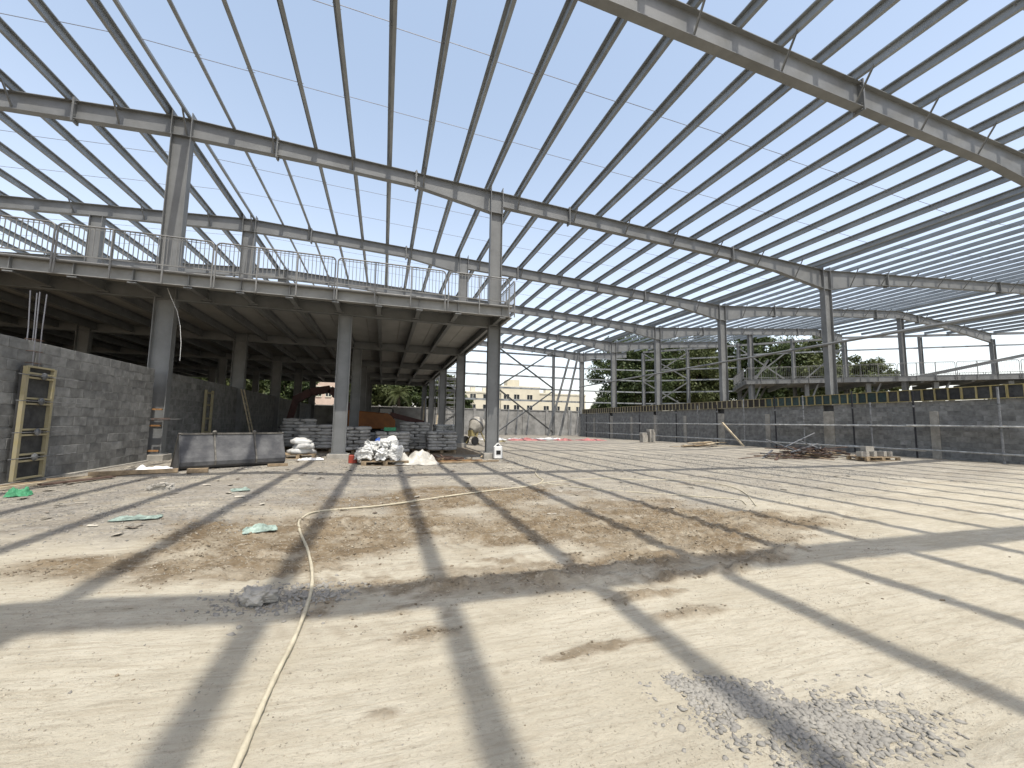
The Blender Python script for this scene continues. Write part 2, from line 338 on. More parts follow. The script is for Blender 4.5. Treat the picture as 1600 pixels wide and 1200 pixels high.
def make_ground():
    xs = np.r_[np.linspace(-900,-60,8), np.linspace(-50,-9,24), np.arange(-8.5,-3,.085), np.arange(-3,7.5,.034), np.arange(7.5,13,.07), np.arange(13,24,.16), np.linspace(24.5,70,36), np.linspace(90,900,8)]
    ys = np.r_[np.linspace(-600,-20,6), np.linspace(-14,.4,18), np.arange(.6,6.6,.03), np.arange(6.6,11,.06), np.arange(11,20,.13), np.linspace(20.5,60,50), np.linspace(80,1500,10)]
    X, Y = np.meshgrid(xs, ys); sh = X.shape; X = X.ravel(); Y = Y.ravel()
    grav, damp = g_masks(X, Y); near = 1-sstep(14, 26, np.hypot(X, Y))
    tz, tm = track_fields(X, Y)
    z = g_relief(X, Y, tz)
    F = np.arange(sh[0]*sh[1]).reshape(sh)
    Q = np.stack([F[:-1,:-1].ravel(), F[:-1,1:].ravel(), F[1:,1:].ravel(), F[1:,:-1].ravel()], 1)
    o = np_mesh('ground', np.stack([X, Y, z], 1), Q, None, smooth=True)
    for nm, arr in (('gravel', grav), ('damp', damp), ('track', tm)):  # damp also carries painted shade, track also carries painted tread shading
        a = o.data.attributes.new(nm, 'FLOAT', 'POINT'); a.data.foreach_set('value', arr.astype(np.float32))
    tag(o, 'pale compacted sand and grey gravel ground of the building site', None, None, 'structure')
    m = bpy.data.materials.new('site_ground'); m.use_nodes = True; nt = m.node_tree; N = nt.nodes; L = nt.links
    b = N['Principled BSDF']; b.inputs['Roughness'].default_value = .95; b.inputs['Specular IOR Level'].default_value = .1
    g = N.new('ShaderNodeNewGeometry')
    def noise(sc, det=6, ro=.6, st=None):
        n = N.new('ShaderNodeTexNoise'); n.inputs['Scale'].default_value = sc; n.inputs['Detail'].default_value = det; n.inputs['Roughness'].default_value = ro
        s_ = g.outputs['Position']
        if st:
            mp = N.new('ShaderNodeMapping'); mp.inputs['Scale'].default_value = st; L.new(s_, mp.inputs[0]); s_ = mp.outputs[0]
        L.new(s_, n.inputs['Vector']); return n.outputs[0]
    def ramp(src, p0, c0, p1, c1):
        r = N.new('ShaderNodeValToRGB'); e = r.color_ramp.elements; e[0].position = p0; e[1].position = p1; e[0].color = (*c0,1); e[1].color = (*c1,1); L.new(src, r.inputs[0]); return r.outputs[0]
    def mix(f, a, c):
        x = N.new('ShaderNodeMix'); x.data_type = 'RGBA'; L.new(f, x.inputs[0]); L.new(a, x.inputs[6]); L.new(c, x.inputs[7]); return x.outputs[2]
    def att(nm):
        a = N.new('ShaderNodeAttribute'); a.attribute_name = nm; return a.outputs['Fac']
    def math_(op, a, c):
        x = N.new('ShaderNodeMath'); x.operation = op; x.use_clamp = True
        for i, q in enumerate((a, c)):
            if isinstance(q, (int, float)): x.inputs[i].default_value = q
            else: L.new(q, x.inputs[i])
        return x.outputs[0]
    sand = ramp(noise(.9, 8, .68), .34, (.375, .338, .262), .66, (.465, .428, .348))
    sand = mix(math_('MULTIPLY', ramp(noise(1.0, 7, .72, (1.3, 8, 1)), .48, (0,0,0), .66, (1,1,1)), .5), sand, ramp(noise(5), .3, (.27,.235,.172), .7, (.355,.318,.245)))
    sand = mix(math_('MULTIPLY', ramp(noise(1.0, 5, .7, (7, 26, 1)), .50, (0,0,0), .62, (1,1,1)), .55), sand, ramp(noise(3), .3, (.285,.25,.186), .7, (.385,.348,.275)))
    sand = mix(math_('MULTIPLY', ramp(noise(1.0, 4, .6, (2.2, 34, 1)), .53, (0,0,0), .63, (1,1,1)), .42), sand, ramp(noise(2), .3, (.25,.215,.155), .7, (.33,.292,.222)))
    sand = mix(math_('MULTIPLY', ramp(noise(42, 3, .7), .58, (0,0,0), .68, (1,1,1)), .45), sand, ramp(noise(9), .3, (.17,.145,.11), .7, (.26,.23,.18)))
    vor = N.new('ShaderNodeTexVoronoi'); vor.inputs['Scale'].default_value = 34; L.new(g.outputs['Position'], vor.inputs['Vector'])
    gcol = N.new('ShaderNodeMix'); gcol.data_type = 'RGBA'; gcol.inputs[0].default_value = .4
    L.new(ramp(noise(3.1, 8, .75), .3, (.178, .163, .140), .72, (.325, .30, .258)), gcol.inputs[6])
    sp = N.new('ShaderNodeSeparateColor'); L.new(vor.outputs['Color'], sp.inputs[0])
    L.new(ramp(sp.outputs[0], .1, (.10, .094, .085), .95, (.37, .347, .305)), gcol.inputs[7])
    col = mix(math_('MULTIPLY', att('gravel'), ramp(noise(1.4, 7, .7), .34, (.3,.3,.3), .52, (1,1,1))), sand, gcol.outputs[2])
    col = mix(math_('MULTIPLY', math_('MULTIPLY', att('gravel'), ramp(noise(1.0, 7, .75, (1.6, 6, 1)), .46, (0,0,0), .62, (1,1,1))), .65), col, ramp(noise(7, 5, .7), .3, (.15,.127,.094), .7, (.27,.238,.185)))
    damp_shade_col = ramp(noise(2.6, 8, .7), .32, (.112, .080, .048), .7, (.235, .184, .120))
    damp_shade_col = mix(ramp(noise(1.0, 6, .75, (9, 20, 1)), .53, (0,0,0), .62, (1,1,1)), damp_shade_col, ramp(noise(2.2, 5, .7), .35, (.17,.137,.095), .62, (.36,.315,.24)))
    damp_shade_col = mix(math_('MULTIPLY', ramp(noise(30, 5, .75), .52, (0,0,0), .6, (1,1,1)), .6), damp_shade_col, ramp(noise(4), .3, (.07,.055,.038), .7, (.12,.098,.07)))
    col = mix(math_('MULTIPLY', att('damp'), ramp(noise(2.1, 8, .72), .34, (.3,.3,.3), .52, (1,1,1))), col, damp_shade_col)  # damp soil, plus painted shade below and left of the mezzanine
    col = mix(math_('MULTIPLY', math_('MULTIPLY', att('track'), ramp(noise(3.3, 7, .7), .42, (0,0,0), .58, (1,1,1))), .7), col, ramp(noise(6), .3, (.15,.118,.08), .7, (.25,.205,.145)))  # track soil tone with ridge shading painted in as bands
    L.new(col, b.inputs['Base Color'])
    bp = N.new('ShaderNodeBump'); bp.inputs['Strength'].default_value = 1.0; bp.inputs['Distance'].default_value = .028
    hsum = math_('ADD', math_('MULTIPLY', noise(1.0, 7, .75, (8, 16, 8)), .7), math_('MULTIPLY', noise(48, 5, .75), .3))
    L.new(hsum, bp.inputs['Height']); L.new(bp.outputs[0], b.inputs['Normal'])
    o.data.materials.append(m)
    return o
make_ground()

# ------------------------------------------------------------------ steel building
F = {-2: -7.7, -1: -.67, 0: 6.4, 1: 14.52, 2: 21.24, 3: 27.96, 4: 34.68, 5: 41.40}
XA, XM, XB, XC, XD, XE = -6.35, -1.34, 3.83, 21.33, 39.2, 52.0
def roof(x):
    if x < XA: return 10.66-.058*(XA-x)
    if x <= XC: return 10.66+(9.33-10.66)*(x-XA)/(XC-XA)
    if x <= XD: return 9.33+(10.72-9.33)*(x-XC)/(XD-XC)
    return 10.72-.068*(x-XD)
def slantX(y): return 43.4-1.205*(y-27.96)
def slantY(x): return 27.96+(43.4-x)/1.205
BLD = thing('steel_building', (XB, F[1], 0), 'unclad grey steel portal frame building with bare purlins overhead', 'building')

def rafter_mesh(Y, stations, w=.22, tf=.018, tw=.012):
    mb = MB(); n = len(stations)
    def slab(o0, o1, hw):
        vs = []; fs = []
        for x, d in stations:
            zt = roof(x); a = zt-(o0(d)); b = zt-(o1(d))
            vs += [(x, Y-hw, b), (x, Y+hw, b), (x, Y+hw, a), (x, Y-hw, a)]
        for i in range(n-1):
            for k in range(4): fs.append((i*4+k, i*4+(k+1)%4, i*4+4+(k+1)%4, i*4+4+k))
        fs += [(0,1,2,3), tuple((n-1)*4+k for k in (3,2,1,0))]
        mb.add(vs, fs)
    slab(lambda d: 0, lambda d: tf, w/2); slab(lambda d: d-tf, lambda d: d, w/2); slab(lambda d: tf, lambda d: d-tf, tw/2)
    return mb
DEP_L = [(-23, .5), (-12, .5), (XA-.3, .6)]
DEP_AB = [(XA-.3, .6), (XA+.3, .6), (-2.5, .5), (.75, .5), (3.58, .86)]
DEP_BC = [(4.08, .56), (15.4, .52), (18.0, .62), (XC-.26, 1.0)]
DEP_AC0 = [(XA-.3, .62), (XA+.3, .66), (10.9, .66), (16.2, .68), (XC-.26, 1.05)]
DEP_CD = [(XC+.26, 1.0), (24.5, .66), (29, .56), (XD, .6)]
DEP_DE = [(XD, .6), (45, .5), (XE-.4, .85)]
PUR_X = [XA-.35-1.215*k for k in range(14)][::-1]+[-6.22+1.21*k for k in range(23)]
PUR_X = [x for x in PUR_X if x < 20.5]+[20.85]
PUR_R = [21.85+1.21*k for k in range(14)]+[38.85]
PUR_E = [39.55+1.21*k for k in range(11)]

def plate(mb, x, Y, z0, z1, w=.27, t=.022): mb.box(x-t/2, x+t/2, Y-w/2, Y+w/2, z0, z1)
def add_rafter(fi, st, splices=(), ends=(), braces=True):
    Y = F[fi]; o = rafter_mesh(Y, st).build('rafter', M_STEEL, BLD)
    def dep(x):
        for (a, da), (b, db) in zip(st, st[1:]):
            if a <= x <= b: return da+(db-da)*(x-a)/(b-a)
        return .55
    for x in list(splices):
        mb = MB(); plate(mb, x-.012, Y, roof(x)-dep(x)-.09, roof(x)+.08); plate(mb, x+.013, Y, roof(x)-dep(x)-.09, roof(x)+.08)
        for zz in (roof(x)+.04, roof(x)-.1, roof(x)-dep(x)+.1, roof(x)-dep(x)-.05):
            for sy in (-.08, .08): mb.box(x-.05, x+.05, Y+sy-.014, Y+sy+.014, zz-.014, zz+.014)
        mb.build('splice_plate', M_STEEL, o)
    x0, x1 = st[0][0], st[-1][0]
    if braces:
        for i, x in enumerate(p for p in PUR_X+PUR_R+PUR_E if x0+.3 < p < x1-.3):
            if i % 2: continue
            mb = MB(); mb.bar((x, Y-.50, roof(x)+.04), (x, Y-.06, roof(x)-dep(x)+.03), .045, .006); mb.bar((x+.02, Y-.50, roof(x)+.04), (x+.02, Y-.06, roof(x)-dep(x)+.03), .006, .045)
            mb.build('flange_brace', M_STEEL, o)
    return o
for fi in (-2, -1, 0):
    add_rafter(fi, DEP_L); add_rafter(fi, DEP_AC0, (10.95,)); add_rafter(fi, DEP_CD, (25.8,)); add_rafter(fi, DEP_DE)
for fi in (1, 2, 3, 4, 5):
    add_rafter(fi, DEP_L, (-9.0,)); add_rafter(fi, DEP_AB, (-3.72, .78)); add_rafter(fi, DEP_BC, (6.9, 15.3))
for fi in (1, 2):
    add_rafter(fi, DEP_CD, (26.0, 36.5)); add_rafter(fi, DEP_DE, (41.5,))
def cut(st, x):
    r = [s_ for s_ in st if s_[0] < x-.5]; r.append((x, st[-1][1])); return r
add_rafter(3, DEP_CD, (26.0, 37.0)); add_rafter(3, [(XD, .6), (43.0, .8)], (40.0,))
add_rafter(4, cut(DEP_CD, 35.1), (26.0,)); add_rafter(5, cut(DEP_CD, 27.2))

def column(x, Y, z0, z1, d=.45, w=.24, tf=.02, tw=.014, parent=BLD, base=True, ped=True, knee=True, pz=0.0, m=M_STEEL):
    mb = MB()
    mb.box(x-d/2, x-d/2+tf, Y-w/2, Y+w/2, z0, z1); mb.box(x+d/2-tf, x+d/2, Y-w/2, Y+w/2, z0, z1); mb.box(x-d/2+tf, x+d/2-tf, Y-tw/2, Y+tw/2, z0, z1)
    o = mb.build('column', m, parent)
    if base:
        b = MB(); b.box(x-d/2-.06, x+d/2+.06, Y-w/2-.06, Y+w/2+.06, z0-.025, z0-.002)
        for sx in (-1, 1):
            for sy in (-1, 1): b.box(x+sx*(d/2-.09)-.015, x+sx*(d/2-.09)+.015, Y+sy*.09-.015, Y+sy*.09+.015, z0-.002, z0+.05)
        b.build('base_plate', m, o)
    if ped:
        p = MB(); p.box(x-d/2-.12, x+d/2+.12, Y-w/2-.14, Y+w/2+.14, pz-.3, z0-.027); p.build('pedestal', M_CONC, o, bevel=.012)
    return o
def knee(x, Y, depth, d, o, m=M_STEEL):
    zt = roof(x); k = MB()
    for sx in (-1, 1): plate(k, x+sx*(d/2-.011), Y, zt-depth, zt+.18, .27)
    k.box(x-d/2+.002, x+d/2-.002, Y-.12, Y+.12, zt-depth-.004, zt-depth+.016)
    k.box(x-d/2+.002, x+d/2-.002, Y-.12, Y+.12, zt-.018, zt-.002)
    k.box(x-d/2+.002, x+d/2-.002, Y-.006, Y+.006, zt-depth+.016, zt-.018)
    k.build('knee_plate', m, o)
for fi in (1, 2, 3, 4, 5):
    pz = gz(XA, F[fi])
    o = column(XA, F[fi], .27+pz*0, roof(XA)-.62, .52, .26); k = MB()
    for sx in (-1, 1): plate(k, XA+sx*.26, F[fi], roof(XA+sx*.26)-.64, roof(XA)+.16, .3)
    k.build('knee_plate', M_STEEL, o)
    o = column(XB, F[fi], .24, roof(XB)-.86, .46, .25); knee(XB, F[fi], .86, .48, o)
for fi in (-1, 0, 1, 2, 3, 4, 5):
    o = column(XC, F[fi], 2.42, roof(XC)-1.0, .50, .26, ped=False); knee(XC, F[fi], 1.0, .52, o)
for x, y, zt in ((39.4, F[2], roof(39.4)-.6), (31.2, F[3], roof(31.2)-.58), (51.6, F[2], roof(51.6)-.5), (43.2, F[3], roof(43.2)-.5)):
    column(x, y, .1, zt+.02, .42, .26, ped=False)
for px, py in ((47.75, 24.35), (40.0, 30.78), (36.2, 33.94), (32.32, 37.15), (28.67, 40.19), (55.7, 17.7)):
    column(px, py, .1, roof(px)-.25, .34, .2, ped=False, base=False)
for x in (11.4, 17.85):                                # wind posts of the far end wall
    column(x, F[5]+.02, .05, roof(x)-.5, .3, .18, ped=False)
for fi in (1, 2, 3, 4, 5):                             # columns under the floor left of the wall
    column(-12.0, F[fi], .1, roof(-12)-.5, .45, .24, ped=False)

ZP = [(-.085,0),(.004,0),(.004,.194),(.08,.194),(.08,.172),(.085,.172),(.085,.2),(-.002,.2),(-.002,.006),(-.08,.006),(-.08,.028),(-.085,.028)]
def purlin(x, y0, y1):
    s_ = 1 if (x < XA or XC < x < XD) else -1
    mb = MB(); z = roof(x)+.004
    n = max(2, int((y1-y0)/1.5)); m = len(ZP); ys = [y0+(y1-y0)*i/n for i in range(n+1)]
    mb.add([(x+a*s_, y, z+b) for y in ys for a, b in ZP], [(i*m+k, i*m+(k+1) % m, (i+1)*m+(k+1) % m, (i+1)*m+k) for i in range(n) for k in range(m)]+[tuple(range(m-1,-1,-1)), tuple(n*m+k for k in range(m))])
    return mb.build('purlin', M_GALV, BLD)
for x in PUR_X: purlin(x, -8.4, F[5]+.25)
for x in PUR_R: purlin(x, -8.4, min(F[5]+.2, slantY(x)))
for x in PUR_E: purlin(x, -8.4, slantY(x))
fr = [F[k] for k in sorted(F)]
for a, b in zip(fr, fr[1:]):
    for t in (1/3, 2/3):
        y = a+(b-a)*t
        for P, x1 in ((PUR_X, 99), (PUR_R, slantX(y))):
            mb = MB()
            for i, (p, q) in enumerate(zip(P, P[1:])):
                if q > x1 or (p < XA < q): continue
                yy = y+(.05 if i % 2 else -.05)
                mb.bar((p-.09, yy, roof(p)+.13), (q+.09, yy, roof(q)+.13), .012, .012)
            if mb.n: mb.build('sag_rod', M_ROD, BLD)
# eave strut along the C line and gutter, tube strut along the C columns
for z, r in ((5.45, .065),):
    mb = MB(); mb.tube([(XC-.33, -8, z), (XC-.33, F[5], z)], r, 8); mb.build('strut_tube', M_STEEL, BLD)
# far end wall: girts, cross braces, leaning props
GZ = (8.82, 7.6, 6.38, 5.05, 3.75)
for z in GZ:
    mb = MB(); mb.extrude([(-.09,-.05),(.09,-.05),(.09,.05),(-.09,.05)], (XB, F[5]+.2, z), (XC, F[5]+.2, z), (0,0,1), (0,1,0)); mb.build('girt', M_GALV, BLD)
    mb = MB(); mb.extrude([(-.07,-.04),(.07,-.04),(.07,.04),(-.07,.04)], (XC, F[5]+.2, z), (28.67, 40.35, z), (0,0,1), (0,1,0)); mb.build('girt', M_GALV, BLD)
    for (a, b) in (((28.67,40.4),(36.2,34.15)),):
        mb = MB(); mb.bar((*a, z), (*b, z), .08, .14); mb.build('girt', M_GALV, BLD)
for a, b in (((11.4,.3),(17.8,4.9)), ((17.8,.3),(11.4,4.9)), ((11.4,5.1),(17.8,9.3)), ((17.8,5.1),(11.4,9.3))):
    mb = MB(); mb.bar((a[0], F[5]-.12, a[1]), (b[0], F[5]-.12, b[1]), .02, .15, (0,0,1)); mb.bar((a[0], F[5]-.19, a[1]+.07), (b[0], F[5]-.19, b[1]+.07), .13, .02, (0,0,1)); mb.build('cross_brace', M_STEEL, BLD)
for a, b in (((16.9,0),(19.4,8.5)), ((18.3,0),(20.4,8.5))):
    mb = MB(); mb.ibeam((a[0], F[5]-.5, a[1]), (b[0], F[5]-.5, b[1]), .2, .16, side=(0,1,0)); mb.build('raking_prop', M_STEEL, BLD)
mb = MB(); mb.bar((57, 16.65, 9.62), (43.4, 27.96, 10.2), .1, .22); mb.build('eave_strut', M_STEEL, BLD)
mb = MB(); mb.bar((43.4, 27.96, 10.2), (28.67, 40.2, 9.75), .1, .2); mb.build('eave_strut', M_STEEL, BLD)
mb = MB(); mb.bar((57, 16.9, 8.75), (43.4, 28.2, 8.95), .06, .14); mb.build('girt', M_GALV, BLD)
mb = MB(); mb.bar((43.4, 28.2, 8.95), (36.2, 34.2, 8.95), .06, .14); mb.build('girt', M_GALV, BLD)
for a, b, z0, z1 in (((28.67,40.2),(32.32,37.15),6.4,9.5), ((32.32,37.15),(28.67,40.2),6.4,9.5), ((28.67,40.2),(32.32,37.15),3.1,6.2), ((32.32,37.15),(28.67,40.2),3.1,6.2),
                     ((36.2,33.94),(40.0,30.78),5.4,9.6), ((40.0,30.78),(36.2,33.94),5.4,9.6), ((40.0,30.78),(43.2,27.96),5.4,9.4)):
    mb = MB(); mb.bar((a[0], a[1]-.15, z0), (b[0], b[1]-.15, z1), .05, .13); mb.build('cross_brace', M_STEEL, BLD)
for a, b in (((34.5,33.5,2.6),(37.4,31.5,8.2)), ((35.6,32.2,2.6),(37.0,31.2,6.0))):
    mb = MB(); mb.ibeam(a, b, .18, .15, side=(.6,.8,0)); mb.build('raking_prop', M_STEEL, BLD)
mb = MB(); mb.ibeam((40.2, 20.9, 5.5), (52.5, 18.4, 8.1), .24, .18, side=(.2,.98,0)); mb.build('raking_prop', M_STEEL, BLD)

# ------------------------------------------------------------------ left mezzanine
MZ = thing('mezzanine_floor', (XM, F[1], 0), 'raised grey steel mezzanine floor with railing over the dark left bay', 'mezzanine')
Yf, XR = 13.3, 4.05
mb = MB(); mb.box(-30, XR, Yf+.02, 44.3, 5.265, 5.335); mb.build('floor_slab', M_CONC, MZ)
x = -29.76                                             # soffit boards between the joists
while x < XR-.1:
    mb = MB(); mb.box(x+.01, min(x+1.25, XR-.02), Yf+.1, F[5]-.05, 5.222, 5.262); mb.build('soffit_panel', M_DECK, MZ); x += 1.26
mb = MB(); mb.extrude([(0,-.38),(.11,-.38),(.11,-.36),(.014,-.36),(.014,-.016),(.11,-.016),(.11,0),(0,0)], (-30, Yf, 5.33), (XR, Yf, 5.33), (0,-1,0), (0,0,1)); mb.build('edge_beam', M_EDGE_LIT, MZ)
mb = MB(); mb.tube([(-30, Yf-.13, 5.30), (XR+.05, Yf-.13, 5.30)], .04, 8); mb.build('edge_pipe', M_RAIL, MZ)
mb = MB(); mb.extrude([(0,-.40),(.11,-.40),(.11,-.38),(.014,-.38),(.014,-.016),(.11,-.016),(.11,0),(0,0)], (XR, Yf, 5.345), (XR, F[5], 5.345), (1,0,0), (0,0,1)); mb.build('edge_beam', M_EDGE_LIT, MZ)
JX = [-9.1+1.26*k for k in range(-16, 10)]+[3.78]
for x in JX:
    mb = MB(); mb.ibeam((x, Yf+.02, 5.21), (x, F[5], 5.21), .29, .13, side=(1,0,0)); o = mb.build('joist', M_STEEL, MZ)
    b = MB(); b.box(x-.1, x+.1, Yf-.12, Yf+.05, 4.885, 4.915); b.box(x-.008, x+.008, Yf-.108, Yf-.016, 4.97, 5.31)
    b.box(x-.13, x+.13, F[1]-.14, F[1]+.14, 4.885, 4.914); b.build('bracket', M_STEEL, o)
for fi in (1, 2, 3, 4, 5):
    Y = F[fi] if fi < 5 else F[5]-.2
    mb = MB(); mb.ibeam((-30, Y, 5.205), (XR-.02, Y, 5.205), .38, .2, side=(0,1,0)); mb.build('main_beam', M_STEEL, MZ)
for fi in (1, 2, 3, 4, 5): column(XM, F[fi], .24, 4.82, .42, .24, parent=MZ)
for x in (-9.2,):
    for fi in (2, 3, 4): column(x, F[fi], .1, 4.82, .4, .22, parent=MZ, ped=False)
# railing panels
bme = MB(); bme.box(-.008, .008, -.008, .008, 0, .80)
bobj = bme.build('baluster', M_RAIL); BAL = bobj.data; bpy.data.objects.remove(bobj)
def rail_panel(p0, p1, z0, parent, mid=2, bars=True, H=.93, step=.105, foot=.38):
    """rounded steel guard panel between two plan points; z0 is the deck"""
    p0 = Vector((*p0, 0)); p1 = Vector((*p1, 0)); d = (p1-p0).normalized(); L = (p1-p0).length
    zt = z0+H; zb = z0+.11; mb = MB(); r = .02
    def P(t, z): return p0+d*t+Vector((0,0,z))
    pts = [P(0, z0-foot), P(0, zt-.12)]+[P(.12-.12*math.cos(a), zt-.12+.12*math.sin(a)) for a in (.5, 1.05)]+[P(.12, zt), P(L-.12, zt)]+[P(L-.12+.12*math.sin(a), zt-.12+.12*math.cos(a)) for a in (.5, 1.05)]+[P(L, zt-.12), P(L, z0-foot)]
    mb.tube(pts, .022, 6); mb.bar(P(.02, zb), P(L-.02, zb), .03, .03); mb.bar(P(.02, zt-.07), P(L-.02, zt-.07), .016, .016)
    o = mb.build('guard_rail', M_RAIL, parent)
    for k in range(1, mid+1):
        t = L*k/(mid+1); q = MB(); q.bar(P(t, z0-foot), P(t, zt-.01), .035, .035, (0,1,0)); q.build('post', M_RAIL, o)
    n = int(L/step)
    root = parent; oo = ORG[root]
    if bars:
        for k in range(1, n): inst('baluster', BAL, P(L*k/n, zb)-oo, o)
    else:
        q = MB()
        for k in range(1, n): q.bar(P(L*k/n, zb), P(L*k/n, zt-.07), .011, .011)
        q.build('balusters', M_RAIL, o)
    return o
yr = Yf-.19
for a, b in ((-15.3,-11.75), (-11.68,-8.24), (-8.18,-4.76), (-4.69,-1.58), (-1.51,1.78), (1.88,3.98)):
    rail_panel((a, yr), (b, yr), 5.335, MZ, mid=2 if b-a > 2.5 else 1)
ys_ = [13.15, 16.3, 19.5, 22.7, 25.9, 29.1, 32.3]
for a, b in zip(ys_, ys_[1:]): rail_panel((XR+.15, a+.03), (XR+.15, b-.03), 5.335, MZ, mid=2, bars=False)

# ------------------------------------------------------------------ right mezzanine (along the slanted rear side)
u = Vector((1.205, -1, 0)).normalized(); nrm = Vector((1, 1.205, 0)).normalized()
C0 = Vector((30.7, 28.1, 0))
MR = thing('mezzanine_floor', (C0.x, C0.y, 0), 'distant raised mezzanine floor with railing behind the right wall', 'mezzanine')
def rp(a, b, z): p = C0+u*a+nrm*b; return Vector((p.x, p.y, z))
LEN, WID = 36.0, 8.6
mb = MB(); q = [rp(0,0,0), rp(LEN,0,0), rp(LEN,WID,0), rp(0,WID,0)]
mb.add([(p.x,p.y,5.36) for p in q]+[(p.x,p.y,5.46) for p in q], [(3,2,1,0),(4,5,6,7),(0,1,5,4),(1,2,6,5),(2,3,7,6),(3,0,4,7)]); mb.build('floor_slab', M_CONC, MR)
for a, b in (((0,-.03),(LEN,-.03)), ((-.03,0),(-.03,WID))):
    mb = MB(); mb.bar(rp(*a, 5.24), rp(*b, 5.24), .12, .42); mb.build('edge_beam', M_STEEL, MR)
for k in range(0, 13):
    mb = MB(); mb.bar(rp(.3+3*k*.98, .1, 5.1), rp(.3+3*k*.98, WID, 5.1), .16, .36); mb.build('joist', M_STEEL, MR)
for k in range(9):
    a = .4+4.2*k; mb = MB(); mb.bar(rp(a, .5, .1), rp(a, .5, 4.95), .3, .3, nrm); mb.build('column', M_STEEL, MR)
    mb = MB(); mb.bar(rp(a+.2, .45, 3.4), rp(a-.5+1.3, .45, 4.95), .12, .16, nrm); mb.build('knee_brace', M_STEEL, MR)
    if k % 2 == 0: mb = MB(); mb.bar(rp(a, WID-1, .1), rp(a, WID-1, 4.95), .3, .3, nrm); mb.build('column', M_STEEL, MR)
for k in range(8):
    a = 3.5*k; p = rp(a+.04, -.14, 0); q = rp(a+3.44, -.14, 0); rail_panel((p.x,p.y), (q.x,q.y), 5.46, MR, mid=2, bars=False, H=1.0, step=.13)
for k in range(2):
    p = rp(-.14, 3.6*k+.05, 0); q = rp(-.14, 3.6*k+3.55, 0); rail_panel((p.x,p.y), (q.x,q.y), 5.46, MR, mid=2, bars=False, H=1.0, step=.13)
for k in range(6):
    p = rp(5.0*k, WID-.2, 0); q = rp(5.0*k+4.9, WID-.2, 0); rail_panel((p.x,p.y), (q.x,q.y), 5.46, MR, mid=2, bars=False, H=1.0, step=.2)

# ------------------------------------------------------------------ block walls
def block_mesh(sx, sy, sz, seed):
    rr = random.Random(seed); mb = MB(); mb.box(-sx/2, sx/2, -sy/2, sy/2, -sz/2, sz/2)
    mb.v = [(a+rr.uniform(-.002,.002), b+rr.uniform(-.003,.003), c_+rr.uniform(-.003,.003)) for a, b, c_ in mb.v]
    o = mb.build('block', M_BLOCK, bevel=.004); me = o.data; bpy.data.objects.remove(o); return me
BLK = [block_mesh(.2, .39, .19, k) for k in range(5)]
BLKH = [block_mesh(.2, .19, .19, 20+k) for k in range(2)]
def block_wall(root, xc, segs, z0, n, near):
    """courses of blocks along Y; those with y inside near become parts, the rest one joined part"""
    far = MB(); oo = ORG[root]; rr = random.Random(int(abs(xc)*100))
    for (ya, yb) in segs:
        mo = MB(); mo.box(xc-.092, xc+.092, ya, yb, z0-.3, z0+n*.2-.006); mo.build('mortar_core', M_MORTAR, root)
        for c_ in range(n):
            y = ya-(.2 if c_ % 2 else 0); z = z0+.1+.2*c_
            while y < yb-.04:
                a = max(y+.005, ya); b = min(y+.395, yb); L = b-a; yc = (a+b)/2
                jx = rr.uniform(-.004, .004)
                if L > .08:
                    if near[0] <= yc <= near[1]:
                        me = rr.choice(BLK) if L > .3 else rr.choice(BLKH)
                        inst('block', me, Vector((xc+jx, yc, z))-oo, root, scale=(1, L/(.39 if L > .3 else .19), 1))
                    else: far.box(xc-.1+jx, xc+.1+jx, a, b, z-.095, z+.095)
                y += .4
    if far.n: tag(far.build('blocks', M_BLOCK, root), kind='stuff')
WL = thing('block_wall', (-6.43, 12, 0), 'long grey concrete block wall under the left mezzanine edge', 'wall')
block_wall(WL, -6.43, [(3.0, 14.22), (14.82, 41.0)], .10, 13, (8.9, 18.2))
mb = MB(); mb.box(-6.56, -6.27, 3, 14.2, -.2, .10); mb.box(-6.56, -6.27, 14.84, 41, -.2, .10); mb.build('footing_strip', M_CONC, WL, bevel=.01)
WR = thing('block_wall', (21.1, 14, 0), 'grey concrete block wall below yellow formwork on the right', 'wall')
pedY = [F[k] for k in (0,1,2,3,4,5)]
segs = []; y0 = 2.0
for p in pedY: segs.append((y0, p-.26)); y0 = p+.26
block_wall(WR, 21.12, segs, .02, 12, (8.0, 17.2))
for p in pedY:
    mb = MB(); mb.box(21.0, 21.5, p-.25, p+.25, -.2, 2.1); mb.build('pedestal', M_CONC, WR, bevel=.01)
    mb = MB(); mb.box(21.12, 21.5, p-.25, p+.25, 2.1, 2.42); mb.build('pocket_infill', M_PLYK, WR)
for k, (a, b) in enumerate(zip(pedY, pedY[1:])):        # cast posts halfway between the columns
    m_ = (a+b)/2; mb = MB(); mb.box(20.985, 21.1, m_-.14, m_+.14, -.2, 2.0); mb.build('cast_post', M_CONC, WR, bevel=.008)

